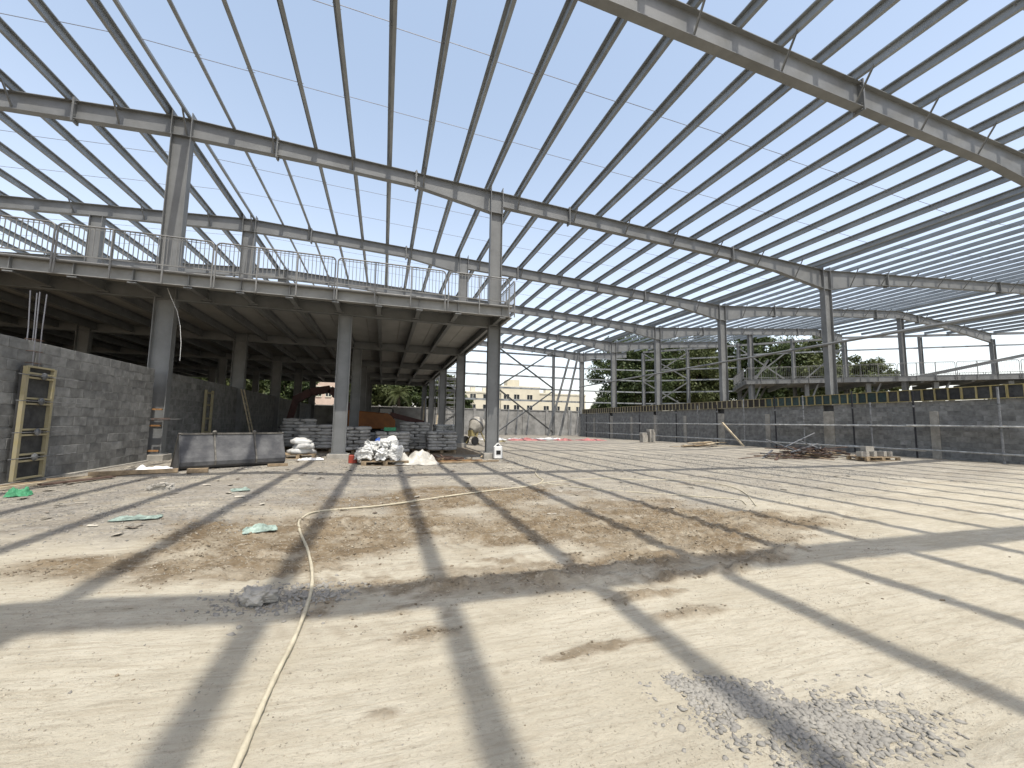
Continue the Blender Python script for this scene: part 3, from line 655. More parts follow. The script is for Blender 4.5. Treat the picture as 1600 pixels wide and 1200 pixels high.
# formwork panels for the beam cast on the right wall
ORDW = ['first','second','third','fourth','fifth','sixth','seventh','eighth','ninth','tenth','eleventh','twelfth','thirteenth','fourteenth','fifteenth','sixteenth','seventeenth','eighteenth','nineteenth','twentieth','twenty-first','twenty-second']
def fw_mesh(name, fn, m):
    mb = MB(); fn(mb); o = mb.build(name, m); me = o.data; bpy.data.objects.remove(o); return me
PL = 1.18
def f_frame(mb):
    mb.box(-.05, 0, -PL/2, PL/2, 0, .025); mb.box(-.05, 0, -PL/2, PL/2, .465, .49)
    mb.box(-.05, 0, -PL/2, -PL/2+.022, .025, .465); mb.box(-.05, 0, PL/2-.022, PL/2, .025, .465)
def f_rib(mb): mb.box(-.045, 0, -.022, .022, .025, .465)
FRAME = {m.name: fw_mesh('frame', f_frame, m) for m in (M_YEL, M_YELP)}; RIB = {m.name: fw_mesh('rib', f_rib, m) for m in (M_YEL, M_YELP)}
FACE = {m.name: fw_mesh('plywood_face', lambda mb: mb.box(.002, .02, -PL/2+.004, PL/2-.004, .004, .486), m) for m in (M_PLYK, M_PLYT, M_PLYB)}
y = 7.78; i = 0; cnt = {}
while y < 41:
    if y < 11.9: fm, ym, lab, grp = M_PLYK, M_YEL, 'black-faced yellow-ribbed formwork panel on the right wall, %s from the right edge', 'black formwork panels'
    elif y < 17.6: fm, ym, lab, grp = M_PLYT, M_YEL, 'teal-stained formwork panel in yellow frame on the right wall, %s teal one from the right', 'teal formwork panels'
    else: fm, ym, lab, grp = M_PLYB, M_YELP, 'brown-faced pale-framed formwork panel on the far right wall, %s brown one from the right', 'brown formwork panels'
    cnt[grp] = cnt.get(grp, -1)+1
    t = thing('formwork_panel', (20.98, y, 2.425), lab % ORDW[cnt[grp]], 'formwork', grp)
    inst('frame', FRAME[ym.name], (0,0,0), t); inst('plywood_face', FACE[fm.name], (0,0,0), t)
    for k in (-1, 1): inst('rib', RIB[ym.name], (0, k*PL/6+random.uniform(-.02,.02), 0), t)
    t.rotation_euler = (random.uniform(-.006,.006), random.uniform(-.02,.02), 0)
    y += PL+.012; i += 1

# scaffold in front of the right wall
M_BLKT = mat('dark_scaffold_tube', (.03,.03,.034), .5, .2)
M_LED = mat('pale_ledger_tube', (.46,.46,.44), .5, .1, .3, 6, 0, 40, .2)
SF = thing('tube_scaffold', (20.4, 14, 0), 'thin scaffold tube grid standing before the right block wall', 'scaffold')
SY = [6.3, 8.39, 10.79, 12.33, 13.04, 15.33, 16.9, 18.93, 21.0, 22.65, 24.8, 27.0, 29.3, 31.6, 34.0, 36.4, 38.6]
for k, y in enumerate(SY):
    top = 2.6+random.uniform(-.2, .45); mb = MB(); zg = gz(20.4, y); mb.tube([(20.42, y, zg), (20.42, y, top)], .036, 6); o = mb.build('standard', M_TUBE if k % 2 else M_BLKT, SF)
    b = MB(); b.box(20.35, 20.49, y-.07, y+.07, zg, zg+.012); b.build('foot_plate', M_TUBE, o)
    for z in (.5, 1.42, 2.2): b = MB(); b.lathe([(.045,0),(.05,.02),(.05,.05),(.045,.07)], (20.42, y, z-.03), (0,0,1), 8); b.build('coupler', M_TUBE, o)
for z in (.47, 1.42):
    for k in range(0, len(SY)-2, 2):
        a, b = SY[k]-.3, SY[k+2]+.25; mb = MB(); dz = random.uniform(-.02,.02)
        mb.tube([(20.37+.02*(k//2 % 2), a, z+dz), (20.37+.02*(k//2 % 2), b, z-dz)], .040, 6); mb.build('ledger', M_LED, SF)
for y in SY[1::2]:
    mb = MB(); mb.tube([(20.3, y+.06, 1.36), (20.99, y+.06, 1.36)], .024, 6); mb.build('transom', M_TUBE, SF)
o = MB(); o.bar((20.6, 12.1, 1.445), (20.6, 17.6, 1.445), .23, .04); tag(o.build('scaffold_board', M_WOODP), 'long pale board lying on the right scaffold tubes', 'board')
o = MB(); o.bar((20.66, 8.4, 1.445), (20.66, 10.9, 1.445), .23, .04); tag(o.build('scaffold_board', M_WOOD), 'short grey board on scaffold tubes at the right edge', 'board')

IW = thing('block_wall', (-10, 44, 0), 'dark rear wall at the back of the shaded mezzanine bay', 'wall')
mb = MB(); mb.box(-27, 4.2, 43.9, 44.1, -.3, 2.75); mb.build('wall_face', M_CONCD, IW)
SW = thing('side_wall', (-27, 20, 0), 'dark side wall far inside the shaded bay beyond the left wall', 'wall')
mb = MB(); mb.box(-27.2, -27, 4, 45, -.3, 5.2); mb.build('wall_face', M_CONCD, SW)
# boundary wall at the back
BW = thing('boundary_wall', (10, 45.5, 0), 'grey concrete boundary wall beyond the far end frame', 'wall')
mb = MB(); mb.box(-26, 34, 45.5, 45.7, -.4, 2.8); mb.build('wall_face', M_CONCD, BW)
for k in range(21):
    x = -25.5+2.95*k; mb = MB(); mb.box(x-.15, x+.15, 45.38, 45.5, -.4, 2.95); mb.build('pilaster', M_CONCD, BW)
mb = MB(); mb.box(-26, 34, 45.44, 45.76, 2.8, 2.88); mb.build('coping', M_CONCD, BW)
for k, (x, dx) in enumerate(((10.6,.9),(12.2,.7),(13.4,.9),(14.6,.8),(15.9,1.0),(21.5,.7),(22.4,.8),(23.2,.6))):
    mb = MB(); mb.bar((x, 44.6, -.05), (x+dx*.6, 45.34, 2.9), .09, .09)
    tag(mb.build('leaning_post', M_STEEL), 'steel post leaning on the far boundary wall, %s from the left' % ORDW[k], 'post', 'posts leaning on the boundary wall')

# ------------------------------------------------------------------ loader bucket
def make_bucket():
    L = 2.2
    t = thing('loader_bucket', (-4.27, 11.02, gz(-4.27, 11.0)), 'large dark grey loader bucket lying on the gravel beside the left wall', 'bucket', rz=math.atan2(1.12, 1.8))
    prof = [(.34,.80),(.29,.66),(.20,.46),(.10,.28),(.06,.18),(.07,.09),(.13,.03),(.24,.005),(.5,.0),(.85,.0)]
    th = .018; vs = []; fs = []; n = len(prof)
    inn = []
    for i, (a, b) in enumerate(prof):
        p = Vector(prof[max(i-1,0)]); q = Vector(prof[min(i+1,n-1)]); d = (q-p).normalized(); nn = Vector((-d.y, d.x)); inn.append((a+nn.x*th if nn.x > 0 else a-nn.x*th, b+abs(nn.y)*th))
    ring = prof+inn[::-1]; mb = MB(); mb.extrude(ring, (0,0,0), (L,0,0), (0,1,0), (0,0,1)); mb.build('shell', M_BUCK, t, local=True)
    side = prof+[(.86,.03),(.52,.5)]
    for x0 in (-.012, L-.010):
        mb = MB(); mb.extrude(side, (x0,0,0), (x0+.022,0,0), (0,1,0), (0,0,1)); mb.build('side_plate', M_BUCK, t, local=True)
        mb = MB(); mb.bar((x0+.011, .34, .83), (x0+.011, .88, .02), .05, .03); mb.build('side_lip', M_BUCKE, t, local=True)
    mb = MB(); mb.box(.02, L-.02, .32, .40, .795, .835); mb.build('top_lip', M_BUCKE, t, local=True)
    for x in (.66, 1.52):
        mb = MB(); c = [(a-.022, b) for a, b in prof[:6]]; 
        for (a, b), (a2, b2) in zip(c, c[1:]): mb.bar((x, a, b), (x, a2, b2), .035, .03, (1,0,0))
        mb.build('rib', M_BUCKE, t, local=True)
        mb = MB(); mb.lathe([(.03,0),(.045,.02),(.045,.07),(.03,.09)], (x, .33, .80), (0,-.3,1), 10); mb.build('lug', M_BUCKE, t, local=True)
make_bucket()

def plank(x0, y0, x1, y1, z0, z1, w, h, m, label, cat='plank', name='timber_plank', group=None):
    mb = MB(); mb.bar((x0, y0, z0), (x1, y1, z1), w, h); o = mb.build(name, m)
    return tag(o, label, cat, group)
plank(-3.98, 10.60, -3.62, 10.68, gz(-4,10.6)+.05, gz(-4,10.6)+.05, .12, .09, M_WOOD, 'short timber block lying in front of the grey bucket')
plank(-2.72, 11.75, -2.3, 11.9, gz(-2.7,11.8)+.03, gz(-2.7,11.8)+.03, .1, .06, M_WOOD, 'small timber offcut at the right end of the bucket')
plank(-5.5, 10.3, -4.2, 10.75, .17, .17, .10, .08, M_WOOD, 'square timber beam between yellow column form and bucket')
plank(-6.1, 9.2, -4.9, 10.9, .11, .14, .1, .04, M_WOOD, 'long weathered plank beside the left wall foot')
plank(-5.5, 9.1, -4.9, 9.9, .14, .16, .14, .025, M_RUST, 'reddish flat board near the left wall foot', 'board', 'flat_board')
plank(-5.9, 9.9, -4.9, 10.6, .12, .11, .08, .05, M_WOOD, 'thin dark batten lying across the gravel by the left wall', 'batten', 'batten')
plank(-6.0, 8.7, -5.3, 10.4, .12, .12, .07, .04, M_WOODP, 'pale batten on the gravel below the yellow column form', 'batten', 'batten')

# ------------------------------------------------------------------ column formwork on the left wall
CF = thing('column_formwork', (-6.22, 9.95, .12), 'tall yellow framed column formwork with four clamps on the left wall', 'formwork')
x = -6.20; y0, y1 = 9.63, 10.27
for y in (y0, y1):
    mb = MB(); mb.box(x-.03, x+.03, y-.03, y+.03, .14, 2.2); mb.build('frame_side', M_YELP, CF)
for z in (.17, .48, .60, .95*1.0, 1.05, 1.52, 1.62, 2.0, 2.08, 2.2):
    mb = MB(); mb.box(x-.028, x+.028, y0+.03, y1-.03, z-.016, z+.016); mb.build('cross_rib', M_YELP, CF)
mb = MB(); mb.box(x-.06, x-.03, y0-.04, y1+.04, .14, 2.2); mb.build('plywood_face', M_PLYK, CF)
for z in (.54, 1.0, 1.57, 2.04):
    mb = MB(); mb.tube([(x+.07, y0-.25, z), (x+.07, y1+.75, z)], .009, 6); o = mb.build('tie_rod', M_TUBE, CF)
    mb = MB(); mb.lathe([(.03,0),(.07,.01),(.07,.03),(.03,.05)], (x+.045, (y0+y1)/2, z), (1,0,0), 8); mb.build('wing_nut', M_TUBE, o)
RB = thing('starter_bars', (-6.3, 9.85, 2.1), 'thin rusty starter bars rising above the yellow column form', 'rebar')
for i, (dx, dy) in enumerate(((-.05,-.09),(.05,-.05),(-.05,.05),(.05,.1))):
    mb = MB(); mb.tube([(-6.3+dx, 9.88+dy, 2.0), (-6.3+dx*.9, 9.86+dy*.9, 2.9), (-6.3+dx*1.1, 9.83+dy*1.1, 3.62)], .009, 5); mb.build('bar', M_ROD, RB)
for z in (2.28, 2.5, 2.72):
    mb = MB(); mb.tube([(-6.37,9.77,z),(-6.23,9.77,z),(-6.23,9.99,z),(-6.37,9.99,z),(-6.37,9.77,z)], .006, 4); mb.build('stirrup', M_RUST, RB)
# half removed formwork around column A
AF = thing('column_formwork', (-6.6, 14.25, .3), 'orange timber formwork strips strapped to the left steel column foot', 'formwork')
mb = MB(); mb.box(-6.67, -6.61, 14.05, 14.34, .28, 2.3); mb.build('side_board', M_WOODO, AF)
mb = MB(); mb.box(-6.70, -6.64, 13.98, 14.04, .28, 2.45); mb.build('corner_stud', M_WOOD, AF)
for z in (.33, 1.05, 1.52):
    mb = MB(); mb.box(-6.60, -6.12, 14.30, 14.36, z, z+.045); mb.build('cross_batten', M_WOODO, AF)
mb = MB(); mb.bar((-6.28, 14.16, 1.25), (-5.84, 14.16, 1.27), .05, .07); o = mb.build('clamp_bar', M_RUST, AF)
mb = MB(); mb.tube([(-6.4, 14.12, 1.25), (-5.55, 14.12, 1.27)], .008, 5); mb.build('tie_rod', M_TUBE, o)
# shaded formwork and ladder deeper under the floor
DF = thing('column_formwork', (-6.2, 17.9, .1), 'narrow shaded column formwork on the wall behind the left column', 'formwork')
for y in (17.6, 18.2):
    mb = MB(); mb.box(-6.27, -6.2, y-.04, y+.04, .1, 2.35); mb.build('frame_side', M_YELP, DF)
for z in (.3, .8, 1.3, 1.8, 2.25):
    mb = MB(); mb.box(-6.268, -6.203, 17.64, 18.16, z-.03, z+.03); mb.build('cross_rib', M_YELP, DF)
LD = thing('ladder', (-5.6, 20.6, 0), 'dim ladder leaning in the shade beside a mezzanine column', 'ladder')
for y in (20.4, 20.8):
    mb = MB(); mb.bar((-5.3, y, .02), (-5.95, y, 2.6), .07, .04); mb.build('stile', M_WOODP, LD)
for k in range(8):
    f = .1+.11*k; mb = MB(); mb.bar((-5.3-.65*f, 20.42, .02+2.58*f), (-5.3-.65*f, 20.78, .02+2.58*f), .03, .03); mb.build('rung', M_WOODP, LD)
mb = MB(); mb.tube([(-5.96,13.6,4.95),(-5.86,13.6,4.7),(-5.68,13.6,4.3),(-5.58,13.6,3.9),(-5.52,13.6,3.4),(-5.51,13.6,2.9)], .006, 5)
tag(mb.build('hanging_cable', M_WHT), 'thin pale cable hanging from the mezzanine edge by the left column', 'cable')

# ------------------------------------------------------------------ pallets of bags
def bag_mesh(sx, sy, sz, seed, m, n=3):
    rr = random.Random(seed); bm = bmesh.new(); bmesh.ops.create_cube(bm, size=1)
    bmesh.ops.subdivide_edges(bm, edges=list(bm.edges), cuts=3, use_grid_fill=True)
    for v in bm.verts:
        x, y, z = v.co*2
        f = (1-.30*abs(x)**3)*(1-.22*abs(y)**3)
        v.co = Vector((x*sx/2*(1-.05*abs(z)), y*sy/2*(1-.07*abs(z)), z*sz/2*f+rr.uniform(-.008,.008)))+Vector((rr.uniform(-.008,.008), rr.uniform(-.008,.008), 0))
    me = bpy.data.meshes.new('bag'); bm.to_mesh(me); bm.free(); me.materials.append(m)
    for p in me.polygons: p.use_smooth = True
    return me
BAGS = [bag_mesh(.60, .40, .15, k, M_BAG) for k in range(4)]
BAGSW = [bag_mesh(.60, .40, .16, 10+k, M_BAGW) for k in range(4)]
def f_pal(mb):
    for k in range(6): mb.box(-.6, .6, -.5+.2*k*.98, -.5+.2*k*.98+.11, .12, .142)
    for y in (-.5, -.05, .4):
        for x in (-.6, -.06, .48): mb.box(x, x+.12, y, y+.1, .022, .12)
        mb.box(-.6, .6, y, y+.1, 0, .022)
PALM = fw_mesh('pallet', f_pal, M_WOOD)
def bag_stack(x, y, rz, layers, label, bags=BAGS, film=False, top=None, seed=0):
    t = thing('bag_pallet', (x, y, gz(x, y)), label, 'bag pallet', 'pallets of bags under the mezzanine', rz)
    rr = random.Random(seed); inst('pallet', PALM, (0,0,0), t); H = .125
    for l in range(layers):
        lay = [(-.30,-.41,0),(.31,-.41,0),(-.30,0,0),(.31,0,0),(-.30,.41,0),(.31,.41,0)] if l % 2 == 0 else [(-.40,-.3,1),(0,-.3,1),(.40,-.3,1),(-.40,.3,1),(0,.3,1),(.40,.3,1)]
        if l == layers-1 and top: lay = lay[:top]
        for a, b, r in lay:
            inst('bag', rr.choice(bags), (a+rr.uniform(-.025,.025), b+rr.uniform(-.025,.025), .142+H*(l+.5)), t, (rr.uniform(-.03,.03), rr.uniform(-.03,.03), (math.pi/2 if r else 0)+rr.uniform(-.06,.06)+(math.pi if rr.random() < .5 else 0)))
    return t
bag_stack(-3.3, 19.1, .1, 9, 'tall grey bag pallet right behind the white bag heap', film=True, top=4, seed=1)
bag_stack(-2.35, 17.3, -.05, 7, 'grey bag pallet left of the middle mezzanine column', seed=2)
bag_stack(-1.05, 17.0, .05, 7, 'grey bag pallet partly hidden by the middle mezzanine column', seed=3)
bag_stack(.35, 16.6, .08, 6, 'sunlit bag pallet with a green crate behind the sack heap', seed=4)
bag_stack(1.35, 18.3, -.1, 9, 'tallest dark bag pallet behind the sack heap', top=3, seed=5)
bag_stack(2.35, 17.6, .05, 6, 'plastic wrapped bag pallet between sack heap and right mezzanine columns', seed=6)
bag_stack(3.3, 22.6, .0, 8, 'white bag pallet beside the second right mezzanine column', bags=BAGSW, seed=7)
bag_stack(-.1, 19.3, .2, 5, 'low grey bag pallet in the shade behind the others', seed=8)
bag_stack(-3.9, 21.2, .2, 7, 'shaded bag pallet farthest left near the block wall', seed=9)
mb = MB(); mb.box(.05,.5,16.35,16.7,.93,.95); mb.box(.05,.5,16.35,16.37,.95,1.06); mb.box(.05,.5,16.68,16.7,.95,1.06); mb.box(.05,.07,16.37,16.68,.95,1.06); mb.box(.48,.5,16.37,16.68,.95,1.06)
tag(mb.build('crate', M_GRN), 'small green crate on the sunlit bag pallet', 'crate')
# small heap of torn white bags on a pallet beside the bucket
HB = thing('bag_heap', (-2.45, 14.2, gz(-2.45, 14.2)), 'small heap of torn white bags on a pallet behind the bucket', 'bag heap')
inst('pallet', PALM, (0,0,0), HB, (0,0,.1), (.8,.8,1))
rr = random.Random(3)
for k in range(11):
    l = k//4; inst('bag', rr.choice(BAGSW), (rr.uniform(-.35,.3)*(1-.25*l), rr.uniform(-.3,.25), .2+.15*l), HB, (rr.uniform(-.3,.3), rr.uniform(-.3,.3), rr.uniform(0,6)), (.85, .9, 1))

# heap of white sacks in front
SH = thing('pallet', (.1, 12.95, gz(.1, 13)), 'low worn pallet below the heap of white sacks', 'pallet'); inst('deck_boards', PALM, (0,0,0), SH, (0,0,.05), (1.1, .9, 1))
def sack_mesh(seed, s=(.5,.4,.35), m=M_BAGW):
    rr = random.Random(seed); bm = bmesh.new(); bmesh.ops.create_icosphere(bm, subdivisions=4, radius=1)
    ph = [rr.uniform(0,6) for _ in range(6)]
    dirs = [Vector((rr.gauss(0,1), rr.gauss(0,1), rr.gauss(0,1))).normalized() for _ in range(9)]
    for v in bm.verts:
        c0 = v.co.copy(); x, y, z = c0
        w = 1.0
        for i_, d_ in enumerate(dirs): w += (.10 if i_ < 3 else .045)*(1-2*abs(math.sin((2.2+1.1*i_)*c0.dot(d_)+ph[i_ % 6])))
        v.co = Vector((math.copysign(abs(x)**.65, x)*s[0]/2, math.copysign(abs(y)**.65, y)*s[1]/2, max(-.72, math.copysign(abs(z)**.8, z))*s[2]/2))*w
    me = bpy.data.meshes.new('sack'); bm.to_mesh(me); bm.free(); me.materials.append(m); return me
z0 = gz(.1, 13)+.14
sacks = [(-.45,12.72,.20,.5,.45,.46,'white sack at the left front of the sack heap'),(.02,12.62,.18,.48,.42,.42,'white sack in the front middle of the sack heap'),(.42,12.72,.2,.42,.4,.5,'crumpled white sack at the front right of the heap'),
 (-.25,13.1,.3,.6,.5,.6,'bulky white sack at the back left of the heap'),(.25,13.15,.34,.6,.5,.64,'tall white sack topping the back of the heap'),(-.62,13.0,.12,.35,.35,.3,'small white sack at the far left of the heap'),(.1,12.95,.5,.45,.4,.3,'white sack lying on top of the heap')]
for k, (x, y, z, a, b, c, lab) in enumerate(sacks):
    o = inst('sack', sack_mesh(30+k, (a, b, c)), (x, y, z0+z), None, (0, 0, k*1.3)); tag(o, lab, 'sack', 'white sacks in the heap')
def cloth(name, cx, cy, z, w, h, m, label, cat, seed=0, amp=.12, rz=0, n=26, dome=0.0, group=None, ragged=.25):
    g = np.linspace(-1, 1, n); X, Y = np.meshgrid(g, g); X = X.ravel(); Y = Y.ravel()
    th = np.arctan2(Y, X); rr_ = np.maximum(abs(X), abs(Y)); e = 1-ragged*fbm(np.cos(th)*2+9, np.sin(th)*2+9, 3, seed)*rr_
    x = X*w/2*e; y = Y*h/2*e
    zz = amp*np.abs(fbm(X*1.8+5, Y*1.8+5, 4, seed+3)-.5)*2+dome*np.clip(1-(X**2+Y**2), 0, 1)+.006
    zz *= (1-rr_**6*.85)
    c, s = math.cos(rz), math.sin(rz); px = cx+x*c-y*s; py = cy+x*s+y*c
    V = np.stack([px, py, z+zz], 1); I = np.arange(n*n).reshape(n, n)
    Q = np.stack([I[:-1,:-1].ravel(), I[:-1,1:].ravel(), I[1:,1:].ravel(), I[1:,:-1].ravel()], 1)
    V2 = np.r_[V, V-np.array([0,0,.004])]; Q = np.r_[Q, Q[:, ::-1]+n*n]
    return tag(np_mesh(name, V2, Q, m, smooth=True), label, cat, group)
cloth('plastic_sheet', 1.0, 12.95, gz(1,13), 1.5, .9, M_FILM, 'crumpled beige plastic sheet draped right of the white sacks', 'sheet', 4, .5, .1, dome=.16)
cloth('plastic_sheet', .0, 13.3, gz(0,13.3)+.45, .7, .45, M_BLUE, 'small blue plastic sheet tucked behind the white sacks', 'sheet', 6, .2, .5, dome=.25)
mb = MB(); mb.box(-.92,-.68,13.0,13.25,gz(-.8,13),gz(-.8,13)+.24); tag(mb.build('crate', M_REDP, bevel=.015), 'small red box at the left of the sack heap', 'box')
# rusty clamps and timbers right of the heap
rr = random.Random(11)
HP = thing('scrap_heap', (1.9, 13.6, gz(1.9,13.6)), 'low heap of rusty clamps and broken timber between sacks and column', 'scrap heap')
for k in range(42):
    x = 1.9+rr.gauss(0,.55); y = 13.6+rr.gauss(0,.2); a = rr.uniform(-.6,.6)+(0 if rr.random()<.7 else 1.5); L = rr.uniform(.15,.7); z = gz(x,y)+rr.uniform(.02,.16)
    mb = MB(); mb.bar((x-L/2*math.cos(a), y-L/2*math.sin(a), z), (x+L/2*math.cos(a), y+L/2*math.sin(a), z+rr.uniform(-.04,.06)), rr.uniform(.03,.06), rr.uniform(.02,.06)); mb.build('scrap_piece', M_RUST if rr.random()<.65 else M_WOOD, HP)
plank(.9, 12.95, 3.2, 13.35, .05, .05, .08, .05, M_WOODO, 'long thin timber running from sack heap to the right column', 'batten', 'batten')
plank(1.6, 12.9, 3.7, 13.15, .04, .05, .1, .04, M_WOOD, 'grey timber lying in front of the right column foot', 'batten', 'batten')
# socket box at column B
t = thing('socket_box', (3.93, 14.15, 0), 'white power socket box with dark panel at the right column foot', 'socket box')
mb = MB(); mb.box(3.80, 4.10, 14.03, 14.2, .04, .46); mb.build('case', M_WHT, t, bevel=.015)
mb = MB(); mb.box(3.87, 4.03, 14.02, 14.032, .18, .32); mb.build('panel', M_BLK, t)
mb = MB(); mb.bar((3.82, 14.1, .46), (3.95, 14.1, .58), .05, .03); mb.bar((3.95, 14.1, .58), (4.08, 14.1, .46), .05, .03); mb.build('handle', M_WHT, t)
cloth('flag_tape', 4.12, 14.1, .62, .22, .16, M_YEL, 'scrap of yellow tape above the white socket box', 'tape', 5, .1, .3)

# ------------------------------------------------------------------ concrete mixer
def mixer():
    t = thing('concrete_mixer', (5.2, 23.3, 0), 'small concrete mixer with pale drum behind the right column', 'concrete mixer', rz=.5)
    mb = MB(); mb.lathe([(.18,-.52),(.20,-.5),(.40,-.2),(.46,.0),(.44,.28),(.30,.46),(.10,.5)], (0,0,1.12), (.75,.1,.5), 18); mb.build('drum', M_CONC, t, smooth=True, local=True)
    mb = MB(); mb.lathe([(.47,-.03),(.49,-.03),(.49,.03),(.47,.03)], (0,0,1.12), (.75,.1,.5), 18); mb.build('ring_gear', M_TUBE, t, local=True)
    for s in (-1, 1):
        mb = MB(); mb.bar((-.45, s*.35, .1), (.05, s*.2, .95), .06, .06); mb.bar((.5, s*.35, .02), (.05, s*.2, .95), .06, .06); mb.build('frame_leg', M_YEL, t, local=True)
        mb = MB(); mb.lathe([(.08,-.05),(.24,-.05),(.26,0),(.24,.05),(.08,.05)], (-.45, s*.42, .26), (0,1,0), 16); mb.build('wheel', M_BLK, t, local=True)
    mb = MB(); mb.box(-.5,-.2,-.18,.18,.5,.85); mb.build('motor_box', M_YEL, t, local=True, bevel=.02)
mixer()
# red tarps far away
for k, (x, y, w, h, lab) in enumerate(((10.6,29.6,3.4,1.2,'left pinkish red tarp lying on the far ground'),(13.6,29.5,1.6,1.3,'middle pinkish red tarp bundled on the far ground'),(16.0,29.6,2.8,1.4,'right pinkish red tarp near the far right wall'))):
    cloth('tarp', x, y, gz(x,y), w, h, M_TARP, lab, 'tarp', 20+k, .22, .05*k, dome=.05)
for k in range(3):
    cloth('plastic_sheet', 8.4+2.6*k, 31.5+.5*k, gz(9,31), 2.4, 1.6, M_WHT, ('left','middle','right')[k]+' white sheet lying behind the red tarps', 'sheet', 40+k, .2)

# ------------------------------------------------------------------ rebar heap, blocks, planks at the right wall
RH = thing('rebar_heap', (17.4, 13.0, gz(17.4,13)), 'tangled heap of rusty bars and battens before the right wall', 'rebar heap')
rr = random.Random(21)
for k in range(120):
    x = 17.3+rr.gauss(0,1.05); y = 12.95+rr.gauss(0,.45)+.12*(x-17.3); h = max(.02, .42-.14*abs(x-17.3))*rr.random(); z = gz(x,y)+h+.02
    a = rr.gauss(.15,.45)+(math.pi/2 if rr.random()<.12 else 0); L = rr.uniform(.6,2.4); t_ = rr.gauss(0,.08)
    mb = MB(); d = Vector((math.cos(a), math.sin(a), t_)); p = Vector((x,y,z))
    q0 = p-d*L/2; q1 = p+d*L/2; q0.z = max(q0.z, gz(x,y)+.01); q1.z = max(q1.z, gz(x,y)+.01)
    if rr.random() < .55: mb.tube([q0, q1], rr.uniform(.010,.02), 5); m = M_RUST
    else: mb.bar(q0, q1, rr.uniform(.04,.09), rr.uniform(.02,.05)); m = rr.choice((M_WOOD, M_RUST, M_TUBE))
    mb.build('bar', m, RH)
for p, q in (((16.0,12.9,.45),(18.6,13.5,1.05)), ((15.6,13.4,.75),(17.0,12.8,.2)), ((17.3,13.3,.75),(18.3,12.6,.2))):
    mb = MB(); mb.tube([p, q], .025, 6); mb.build('bar', M_TUBE, RH)
PB = thing('pallet', (18.1, 10.95, gz(18.1,10.95)), 'wooden pallet under loose grey blocks near the right wall', 'pallet'); inst('deck_boards', PALM, (0,0,0), PB, (0,0,-.15), (1.25,.8,1))
z0 = gz(18.1,10.95)+.145
for k, (dx, dy, dz, rz, lab) in enumerate(((-.55,0,.1,1.5,'leftmost grey block on the pallet by the right wall'),(-.1,.05,.1,.1,'grey block on edge below the top block of the pallet'),(-.2,.05,.29,1.45,'grey block lying on top of the other pallet blocks'),(.42,.02,.1,.05,'grey block right of the middle on the pallet'),(.66,-.02,.1,-.05,'rightmost grey block on the pallet by the right wall'))):
    mb = MB(); s = (.2,.39,.19)
    mb.box(-.1,.1,-.195,-.165,-.095,.095); mb.box(-.1,.1,.165,.195,-.095,.095); mb.box(-.1,.1,-.015,.015,-.095,.095)
    mb.box(-.1,-.07,-.165,-.015,-.095,.095); mb.box(-.1,-.07,.015,.165,-.095,.095); mb.box(.07,.1,-.165,-.015,-.095,.095); mb.box(.07,.1,.015,.165,-.095,.095)
    o = mb.build('hollow_block', M_CONC); o.location = (18.1+dx, 10.95+dy, z0+dz); o.rotation_euler = (0,0,rz); tag(o, lab, 'block', 'loose blocks on the pallet')
for k, (x, y, dz, lab) in enumerate(((18.2,25.6,.25,'grey block tower standing by the far right wall'),(18.75,25.5,.45,'taller grey block pier beside the block tower'))):
    mb = MB(); mb.box(x-.22,x+.22,y-.2,y+.2,gz(x,y),gz(x,y)+.2+dz*1.2); mb.box(x-.25,x+.16,y-.18,y+.2,gz(x,y)+.202+dz*1.2,gz(x,y)+.4+dz*1.2); o = mb.build('block_stack', M_CONC, bevel=.01); tag(o, lab, 'block stack')
rr = random.Random(5)
BP = thing('board_heap', (18.0, 19.8, gz(18,19.8)), 'loose heap of pale boards before the far right wall', 'board heap')
for k in range(16):
    a = rr.gauss(.1,.35); x = 18+rr.gauss(0,.8); y = 19.8+rr.gauss(0,.3); L = rr.uniform(.9,2.2); z = gz(x,y)+.03+.03*(k % 7)
    mb = MB(); mb.bar((x-L/2*math.cos(a), y-L/2*math.sin(a), z), (x+L/2*math.cos(a), y+L/2*math.sin(a), z+rr.uniform(-.02,.08)), rr.uniform(.12,.25), .025); mb.build('board', M_WOODP if rr.random()<.4 else M_WOOD, BP)
mb = MB(); mb.bar((20.3, 18.9, gz(20.2,19)), (20.25, 20.4, 1.5), .09, .09); tag(mb.build('leaning_timber', M_WOODP), 'pale square timber leaning diagonally on the right scaffold', 'timber')

# ------------------------------------------------------------------ hoses and rags
def spline(pts, n=8):
    p = np.array(pts, float); out = []
    for i in range(len(p)-1):
        a, b, c, d = p[max(i-1,0)], p[i], p[i+1], p[min(i+2,len(p)-1)]
        for k in range(n):
            f = k/n; out.append(.5*((2*b)+(-a+c)*f+(2*a-5*b+4*c-d)*f*f+(-a+3*b-3*c+d)*f**3))
    out.append(p[-1]); return out
def hose(pts, r, m, label):
    q = np.array(spline(pts)); zz = g_relief(q[:,0], q[:,1]); zz = np.convolve(np.pad(zz, 8, 'edge'), np.ones(17)/17, 'valid')
    rs = [r*(1+.10*math.sin(i*.9)+.08*math.sin(i*2.3)) for i in range(len(q))]
    mb = MB(); mb.tube([(a, b, c+r*.9) for i, ((a, b), c) in enumerate(zip(q, zz))], rs, 8); tag(mb.build('hose', m, smooth=True), label, 'hose')
